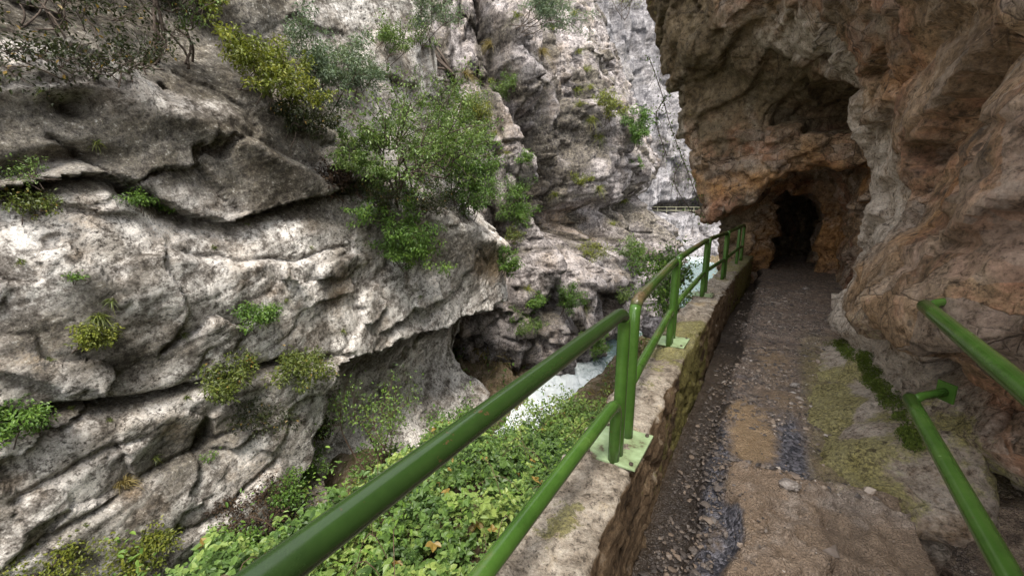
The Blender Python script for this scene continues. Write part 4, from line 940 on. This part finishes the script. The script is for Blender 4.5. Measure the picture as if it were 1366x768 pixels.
for (x, y) in [(772, 70), (778, 95), (786, 118), (775, 140), (792, 158), (800, 182), (768, 120), (655, 110), (648, 140), (660, 180), (655, 210), (672, 205), (742, 260), (800, 250), (835, 268), (690, 20), (735, 40), (764, 20), (705, 385), (780, 410), (820, 300)]:
    h = on(x + random.uniform(-3, 3), y)
    if h:
        d = (h[0] - Vector((0, 0, EYE))).length
        blades('grass_tuft', 'one of the yellow-green grass tufts dotted over the fluted buttress', 'grass', h[0], h[1] * .8 + Vector((0, 0, .5)), .022 * d, .03 * d, 60, M['leaf_yellow'], 'grass tufts on the buttress')
for (x, y) in [(30, 350), (150, 400), (95, 545), (240, 445), (285, 330), (60, 480), (205, 610), (120, 700), (240, 700), (410, 330), (380, 400), (330, 300), (455, 440), (560, 395), (130, 190), (60, 120), (250, 530), (150, 560)]:
    h = on(x + random.uniform(-5, 5), y)
    if h: blades('sprig', 'one of the tiny green sprigs dotted over the pale cliff face', 'plant', h[0], h[1] * .9 + Vector((0, 0, .3)), .12, random.uniform(.07, .14), 26, M['leaf_fern'], 'tiny sprigs on the pale cliff')

# ------------------------------------------------------------------ brambles on the bank (nobody could count them)
def scatter_bank(n, smin_, smax_, nmin, nmax, hmax, leaf, dens_scale=.8, thr=-.5):
    s = rng.uniform(smin_, smax_, n); nn = rng.uniform(nmin, nmax, n)
    Q = np.stack([s * SV[0] + nn * NV[0], s * SV[1] + nn * NV[1], 0 * s], 1).astype(np.float32)
    m = fbm(Q * dens_scale, 3); keep = m + rng.normal(size=n) * .25 > thr
    return s[keep], nn[keep], Q[keep], m[keep]
def bank_height(s, nn):                                  # nearest vertex of the built bank
    i = np.clip(np.searchsorted(bs, s), 0, len(bs) - 1); j = np.clip(np.searchsorted(bn, nn), 0, len(bn) - 1)
    return BP[i * len(bn) + j, 2]
s, nn, Q, m = scatter_bank(88000, -1.0, 10.5, .95, 6.9, .5, .07)
hb = bank_height(s, nn); mound = .45 + .55 * fbm(Q * 1.1 + 5, 3) + .22 * fbm(Q * 4, 2)
wet = sstep(.75, 1.5, np.abs(nn - np.interp(s, RS, RN))) + (s < 6.5)
keep = rng.random(len(s)) < np.clip(wet, 0, 1)
s, nn, Q, m, hb, mound = [a[keep] for a in (s, nn, Q, m, hb, mound)]
k = len(s); Q[:, 2] = hb + np.clip(mound, .05, 1.2) * rng.random(k) ** .45
D = unit(k); D[:, 2] *= .45; U = unit(k) * .55 + np.array([-.1, -.25, 1.])
v1, F1, t1 = [], [], []; nv = 0
tint = np.clip(.12 + .6 * fbm(Q * 1.3, 3) + rng.random(k) * .6, 0, .93); tint = np.where(rng.random(k) < .012, 1., tint)
D /= np.linalg.norm(D, axis=1)[:, None]; side = np.cross(D, U); side /= np.linalg.norm(side, axis=1)[:, None]
sz = np.clip(rng.gamma(5, .0098, k), .022, .10) * (1 + .35 * fbm(Q * 1.3 + 40, 2))
for rot, f in ((0, 1.), (1.15, .85), (-1.15, .85)):       # three leaflets to a leaf
    dd = D * math.cos(rot) + side * math.sin(rot)
    v, F_, t_ = leaf_arrays(Q, dd, U + unit(k) * .25, sz * f, .72, tint, .18); v1.append(v); F1.append(F_ + nv); t1.append(t_); nv += len(v)
bram = mesh_obj('bramble_cover', np.concatenate(v1), np.concatenate(F1), M['leaf_bramble'], None, False, dict(tint=np.concatenate(t1)))
tag(bram, 'dense green brambles covering the bank below the railing', 'brambles', kind='stuff')
mb = MB()
for i in range(150):
    s0, n0 = random.uniform(.2, 9.5), random.uniform(1.0, 6.3); z0 = float(bank_height(np.array([s0]), np.array([n0]))[0]); a = random.uniform(0, 6.3); L = random.uniform(.4, 1.3)
    p = W(s0, n0, z0); e = p + Vector((math.cos(a) * L, math.sin(a) * L, random.uniform(-.1, .5))); mdl = p.lerp(e, .5) + Vector((0, 0, random.uniform(.35, .75)))
    mb.tube(smooth_path([p, mdl, e], 5), .0035, 4, False)
tag(mb.build('bramble_canes', M['twig']), 'thin brown bramble canes arching among the leaves', 'canes', kind='stuff')
k = 26000; s = rng.uniform(-.5, 10, k); nn = rng.uniform(1.0, 6.6, k); Q = np.stack([s * SV[0] + nn * NV[0], s * SV[1] + nn * NV[1], 0 * s], 1).astype(np.float32)
ok = fbm(Q * 1.5 + 70, 3) > .1; s, nn, Q = s[ok], nn[ok], Q[ok]; k = len(s); Q[:, 2] = bank_height(s, nn) + .2 + .95 * rng.random(k) * np.clip(.5 + fbm(Q * 2.5, 2), .2, 1.1)
tag(leaf_obj('nettle_growth', Q, unit(k) * np.array([1, 1, .5]) + np.array([0, 0, -.2]), unit(k) * .4 + np.array([-.1, -.2, 1.]), rng.uniform(.03, .075, k), .42, np.clip(.3 + .6 * rng.random(k), 0, .93), M['leaf_bright']), 'taller narrow-leaved fresh green weeds growing up through the brambles', 'weeds', kind='stuff')
# dead, straw-coloured scrub along the far side of the water and the lower bank
k = 9000; s = rng.uniform(12, 34, k); nn = np.interp(s, RS, RN) + rng.choice([-1, 1], k, p=[.6, .4]) * rng.uniform(1.7, 5.0, k)
ok = nn > 1.0; s, nn = s[ok], nn[ok]; k = len(s)
Q = np.stack([s * SV[0] + nn * NV[0], s * SV[1] + nn * NV[1], bank_height(s, nn) + rng.random(k) * .5], 1)
D = unit(k) + np.array([0, 0, -.2])
tag(leaf_obj('dry_scrub', Q, D, unit(k) + np.array([0, 0, .6]), rng.uniform(.12, .42, k), .12, rng.random(k) * .93, M['grass_dry']), 'straw-coloured dead scrub on the banks of the river below the buttress', 'scrub', kind='stuff')
k = 7000; s = rng.uniform(9, 40, k); nn = np.interp(s, RS, RN) + rng.choice([-1, 1], k, p=[.75, .25]) * rng.uniform(1.4, 4.5, k); ok = (nn > 1.0)
s, nn = s[ok], nn[ok]; Q = np.stack([s * SV[0] + nn * NV[0], s * SV[1] + nn * NV[1], 0 * s], 1).astype(np.float32); ok = fbm(Q * .6, 3) > .05; s, nn, Q = s[ok], nn[ok], Q[ok]; k = len(s)
Q[:, 2] = bank_height(s, nn) + rng.random(k) * .6
tag(leaf_obj('bank_undergrowth', Q, unit(k), unit(k) * .6 + np.array([0, -.2, 1.]), rng.uniform(.08, .16, k), .6, rng.random(k) * .9, M['leaf_bright']), 'green undergrowth in patches along the river bank', 'undergrowth', kind='stuff')

G_BK = 'young shrubs on the bank'
def bankplant(px, py, Y, w_, h_, label, mat, n, leaf, **kw):
    q = at(px, py, Y); s0 = q.x * SV[0] + q.y * SV[1]; n0 = q.x * NV[0] + q.y * NV[1]
    z = float(bank_height(np.array([s0]), np.array([n0]))[0])
    plant('bank_shrub', label, 'shrub', (q.x, q.y, z), (0, 0, 1), w_, h_, n, leaf, M[mat], G_BK, **kw)
bankplant(505, 590, 8.2, 1.6, 2.4, 'light green sapling in front of the dark undercut', 'leaf_bright', 1500, .05, stems=6, clump=.14, tint0=.15, stem_mat=M['twig'])
bankplant(470, 625, 6.4, 1.2, 1.0, 'pale feathery bush at the left foot of the undercut', 'leaf_fern', 1400, .045, stems=8)
bankplant(640, 520, 10.4, 1.5, 1.7, 'green bush above the top rail at the end of the undercut', 'leaf_bright', 1900, .06, stems=8)
bankplant(620, 560, 8.5, 1.7, 1.2, 'dark green leafy bush beside the white water, just under the top rail', 'leaf_bright', 2300, .06, stems=8, tint0=-.1)
bankplant(668, 572, 8.8, 1.1, 1.0, 'small dark leafy bush at the lower end of the white water', 'leaf_bright', 1500, .055, stems=8)
bankplant(770, 530, 8.6, 1.2, 1.3, 'fresh green bush right of the white water behind the railing posts', 'leaf_bramble', 1700, .06, stems=8, tint0=.15)
bankplant(735, 560, 7.2, 1.2, 1.0, 'leafy bush between the two rails in front of the white water', 'leaf_bramble', 1600, .06, stems=8, tint0=.1)
plant('bank_shrub', 'green bush leaning out of the rock behind the third railing panel', 'shrub', W(6.3, 1.0, -.45), (NV[0] * .25, NV[1] * .25, 1), .75, 1.35, 3000, .045, M['leaf_bright'], G_BK, stems=9, tint0=-.05)

# ------------------------------------------------------------------ ivy hanging from the overhang, moss and loose stones on the path
def vine(ctrl, label, nl):
    pts = smooth_path([W(*c) for c in ctrl], 8); root = empty('hanging_ivy', pts[0]); tag(root, label, 'ivy', 'ivy strands hanging from the overhang')
    mb = MB().tube(pts, .008, 5)
    for i in range(10):
        q = random.choice(pts); mb.tube([q, q + Vector((random.uniform(-.15, .15), random.uniform(-.1, .1), -random.uniform(.1, .45)))], .004, 4, False)
    mb.build('stem', M['bark'], root)
    Pn = np.array([tuple(p) for p in pts]); P = Pn[rng.integers(0, len(Pn), nl)] + unit(nl) * rng.uniform(.0, .16, nl)[:, None]
    leaf_obj('leaves', P, unit(nl) + np.array([0, 0, -.6]), unit(nl) + np.array([0, 0, .4]), rng.uniform(.025, .05, nl), .7, rng.random(nl) * .9, M['leaf_olive'], root)
vine([(8.6, 2.35, 4.2), (8.6, 2.1, 3.6), (8.55, 1.85, 2.9), (8.6, 1.55, 2.2), (8.65, 1.3, 1.6), (8.7, 1.1, 1.15)], 'longest ivy strand hanging along the left edge of the overhang', 200)
vine([(8.7, 2.0, 3.5), (8.6, 2.15, 3.1), (8.6, 1.9, 2.4)], 'short leafy ivy strand high on the left edge of the overhang', 120)
vine([(8.7, 1.6, 2.4), (8.65, 1.75, 2.0), (8.6, 1.55, 1.6), (8.7, 1.35, 1.35)], 'thin looping ivy strand beside the distant tunnel slot', 60)

# moss along the foot of the right-hand wall
pts = []
for (a, b) in [((1150, 470), (1165, 505)), ((1165, 505), (1200, 545)), ((1195, 540), (1225, 600)), ((1112, 455), (1150, 480))]:
    cl = [(random.random(), random.gauss(0, 6), random.uniform(.8, 3.5)) for _ in range(24)]
    for i in range(70):
        t, o_, w_ = random.choice(cl); px = a[0] + (b[0] - a[0]) * t + o_ + random.gauss(0, w_); py = a[1] + (b[1] - a[1]) * t + random.gauss(0, w_)
        h = hit(px, py, ('overhang_rock',))
        if h: pts.append((h[0], h[1]))
P = []; U = []
for l, n_ in pts:
    for j in range(60): P.append(tuple(l + Vector(unit(1)[0]) * .035)); U.append(tuple(n_))
P = np.array(P); U = np.array(U); k = len(P)
tag(leaf_obj('moss', P, unit(k) * .7 + U, unit(k), rng.uniform(.007, .017, k), .5, rng.random(k) * .9, M['moss']), 'dark green moss in the crease at the foot of the right-hand rock wall', 'moss', kind='stuff')

def pebble(n_, seed):
    r_ = np.random.default_rng(seed); t = (1 + 5 ** .5) / 2
    v = np.array([(-1, t, 0), (1, t, 0), (-1, -t, 0), (1, -t, 0), (0, -1, t), (0, 1, t), (0, -1, -t), (0, 1, -t), (t, 0, -1), (t, 0, 1), (-t, 0, -1), (-t, 0, 1)]) / 1.9
    f = np.array([(0, 11, 5), (0, 5, 1), (0, 1, 7), (0, 7, 10), (0, 10, 11), (1, 5, 9), (5, 11, 4), (11, 10, 2), (10, 7, 6), (7, 1, 8), (3, 9, 4), (3, 4, 2), (3, 2, 6), (3, 6, 8), (3, 8, 9), (4, 9, 5), (2, 4, 11), (6, 2, 10), (8, 6, 7), (9, 8, 1)])
    return v * (1 + .35 * r_.normal(size=(12, 1))).clip(.6, 1.5), f
def path_h(s, n):
    i = np.clip(((s + 1.5) / .016).astype(int), 0, len(ps) - 1); j = np.clip(((n + 1.5) / .013).astype(int), 0, len(pn) - 1); return hz[i * len(pn) + j]
k = 14000; s = 1.2 + 7.5 * rng.random(k) ** 1.5; nn = np.where(rng.random(k) < .6, rng.normal(.02, .2, k), rng.uniform(-.6, .38, k))
ok = (nn < .37) & (nn > -.62); s, nn = s[ok], nn[ok]
Qs = np.stack([s, nn, 0 * s], 1).astype(np.float32); dn = fbm(Qs * 2.3, 3)
mud_shade = blob(s, nn, 3.0, -.02, .42, .18) > .45
ok = ~mud_shade | (rng.random(len(s)) < .06); s, nn, dn = s[ok], nn[ok], dn[ok]
onslab = (s < 2.5) & (nn < .08); ok = (dn + rng.normal(size=len(s)) * .2 > -.15) & (~onslab | (rng.random(len(s)) < .10)); s, nn = s[ok], nn[ok]; k = len(s)
zz = path_h(s, nn); sz = rng.gamma(2.2, .0032, k).clip(.003, .028)
vs, fs, tn = [], [], []
pb = [pebble(0, i) for i in range(12)]; which = rng.integers(0, 12, k); ang = rng.random(k) * 6.28
Vv = np.stack([pb[w][0] for w in which]); Vv = Vv * (sz[:, None, None] * np.stack([rng.uniform(.8, 1.5, k), rng.uniform(.6, 1.1, k), rng.uniform(.35, .7, k)], 1)[:, None])
c, s_a = np.cos(ang)[:, None], np.sin(ang)[:, None]; X = Vv[..., 0] * c - Vv[..., 1] * s_a; Y = Vv[..., 0] * s_a + Vv[..., 1] * c
cx = s * SV[0] + nn * NV[0]; cy = s * SV[1] + nn * NV[1]
VV = np.stack([X + cx[:, None], Y + cy[:, None], Vv[..., 2] + (zz + sz * .25)[:, None]], -1).reshape(-1, 3)
FF = (pb[0][1][None] + (np.arange(k) * 12)[:, None, None]).reshape(-1, 3)
def gravel_mat():
    t = NT('gravel_stone'); tn = t.attr('tint')
    col = t.ramp(tn, [(0, (.05, .044, .043)), (.35, (.16, .135, .12)), (.6, (.28, .215, .165)), (.85, (.44, .345, .265)), (1, (.66, .59, .53))])
    t.principled(t.mix(t.math('MULTIPLY', t.noise(120, 4, .6), .5), col, (.08, .06, .045)), .5, t.bump(t.noise(200, 3), .002, .7), .45); return t.m
M['gravel'] = gravel_mat()
tag(mesh_obj('gravel', VV, FF, M['gravel'], None, False, dict(tint=np.repeat(rng.random(k) * np.where((s < 4.0) & (nn > -.12), .62, 1), 12))), 'dark wet loose gravel scattered on the path', 'gravel', kind='stuff')

# boulders by the river and at the foot of the cliffs
def boulder(loc, size, label, mat, seed, name='boulder', group='boulders along the river'):
    bm_n = 28; th = np.linspace(0, math.pi, bm_n); ph = np.linspace(0, 2 * math.pi, bm_n * 2, endpoint=False)
    T, Ph = np.meshgrid(th, ph, indexing='ij'); v = np.stack([np.sin(T) * np.cos(Ph), np.sin(T) * np.sin(Ph), np.cos(T)], -1).reshape(-1, 3).astype(np.float32)
    fx, fe = facet(v * 1.2 + seed * 3.7); v2 = v * (1 + .45 * fx - .05 * np.exp(-fe * 8) + .12 * fbm(v * 2.5 + seed, 4))[:, None] * np.array(size, np.float32)
    i = np.arange(bm_n - 1)[:, None] * (bm_n * 2); j = np.arange(bm_n * 2)[None]; j2 = (j + 1) % (bm_n * 2)
    Fq = np.stack([i + j, i + bm_n * 2 + j, i + bm_n * 2 + j2, i + j2], -1).reshape(-1, 4)
    z0 = np.zeros(len(v)); o = mesh_obj(name, v2, Fq, mat, None, True, dict(stain_shade=z0, moss=z0 + .1, ochre=z0)); o.location = loc
    return tag(o, label, 'boulder' if name == 'boulder' else 'stone', group)
for i, (px, py, Y, sz_, lab) in enumerate([
    (725, 372, 19.5, (1.1, .9, .8), 'white rounded boulder under the left side of the buttress'), (760, 400, 20, (.8, .7, .6), 'grey boulder right of the white rounded one'),
    (835, 425, 22, (1.0, .8, .6), 'brownish boulder on the river edge behind the railing bend'), (862, 395, 27, (1.2, 1, .7), 'pale boulder in the river bed behind the second railing panel'),
    (795, 440, 19, (.7, .6, .5), 'small grey boulder at the upper end of the rapids'), (885, 440, 17, (.9, .7, .5), 'flat grey boulder seen under the mid rail')]):
    q = at(px, py, Y); boulder(q, sz_, lab, M['lime_mid'] if Y > 15 else M['lime'], i + 1)
for i, (s0, n0, r_, lab) in enumerate([(2.45, -.20, .05, 'flat grey stone on the path by the edge of the pale slab'), (2.62, -.10, .04, 'small blue-grey stone on the path in the dark gravel'), (4.2, -.28, .045, 'pale stone on the path beside the mossy foot of the wall'),
                                       (8.9, -.55, .06, 'pale flat stone on the floor in the tunnel mouth')]):
    boulder(W(s0, n0, float(path_h(np.array([s0]), np.array([n0]))[0]) + .012), (r_, r_ * .8, r_ * .45), lab, M['stone'], i + 20, 'stone', 'loose stones on the path')

# ------------------------------------------------------------------ light, sky, camera
sc = bpy.context.scene
w = bpy.data.worlds.new('World'); sc.world = w; w.use_nodes = True; nt = w.node_tree; nt.nodes.clear()
SUN_EL, SUN_AZ = R(62), R(176)                           # azimuth clockwise from +Y: over the left shoulder, down the gorge
sky = nt.nodes.new('ShaderNodeTexSky'); sky.sky_type = 'NISHITA'; sky.sun_disc = False; sky.sun_elevation = SUN_EL; sky.sun_rotation = SUN_AZ
hs = nt.nodes.new('ShaderNodeHueSaturation'); hs.inputs['Saturation'].default_value = .12
bg = nt.nodes.new('ShaderNodeBackground'); bg.inputs[1].default_value = .13; ow = nt.nodes.new('ShaderNodeOutputWorld')
nt.links.new(sky.outputs[0], hs.inputs['Color']); nt.links.new(hs.outputs[0], bg.inputs[0]); nt.links.new(bg.outputs[0], ow.inputs[0])
sun = bpy.data.lights.new('sun', 'SUN'); sun.energy = 1.5; sun.angle = R(20); sun.color = (1, .93, .83)
so = bpy.data.objects.new('sun', sun); C.objects.link(so)
dirv = Vector((math.sin(SUN_AZ) * math.cos(SUN_EL), math.cos(SUN_AZ) * math.cos(SUN_EL), math.sin(SUN_EL)))
so.rotation_euler = dirv.to_track_quat('Z', 'Y').to_euler()
cam = bpy.data.cameras.new('camera'); cam.sensor_width = 36; cam.lens = 36 * FPX / 1366; cam.clip_start = .02; cam.clip_end = 400
co = bpy.data.objects.new('camera', cam); C.objects.link(co); co.location = (0, 0, EYE); co.rotation_euler = (math.pi / 2 - PITCH, 0, 0); sc.camera = co
sc.view_settings.view_transform = 'Standard'; sc.view_settings.look = 'None'; sc.view_settings.gamma = 1; sc.view_settings.exposure = 2.0
sc.cycles.max_bounces = 8; sc.cycles.diffuse_bounces = 5; sc.cycles.use_denoising = True
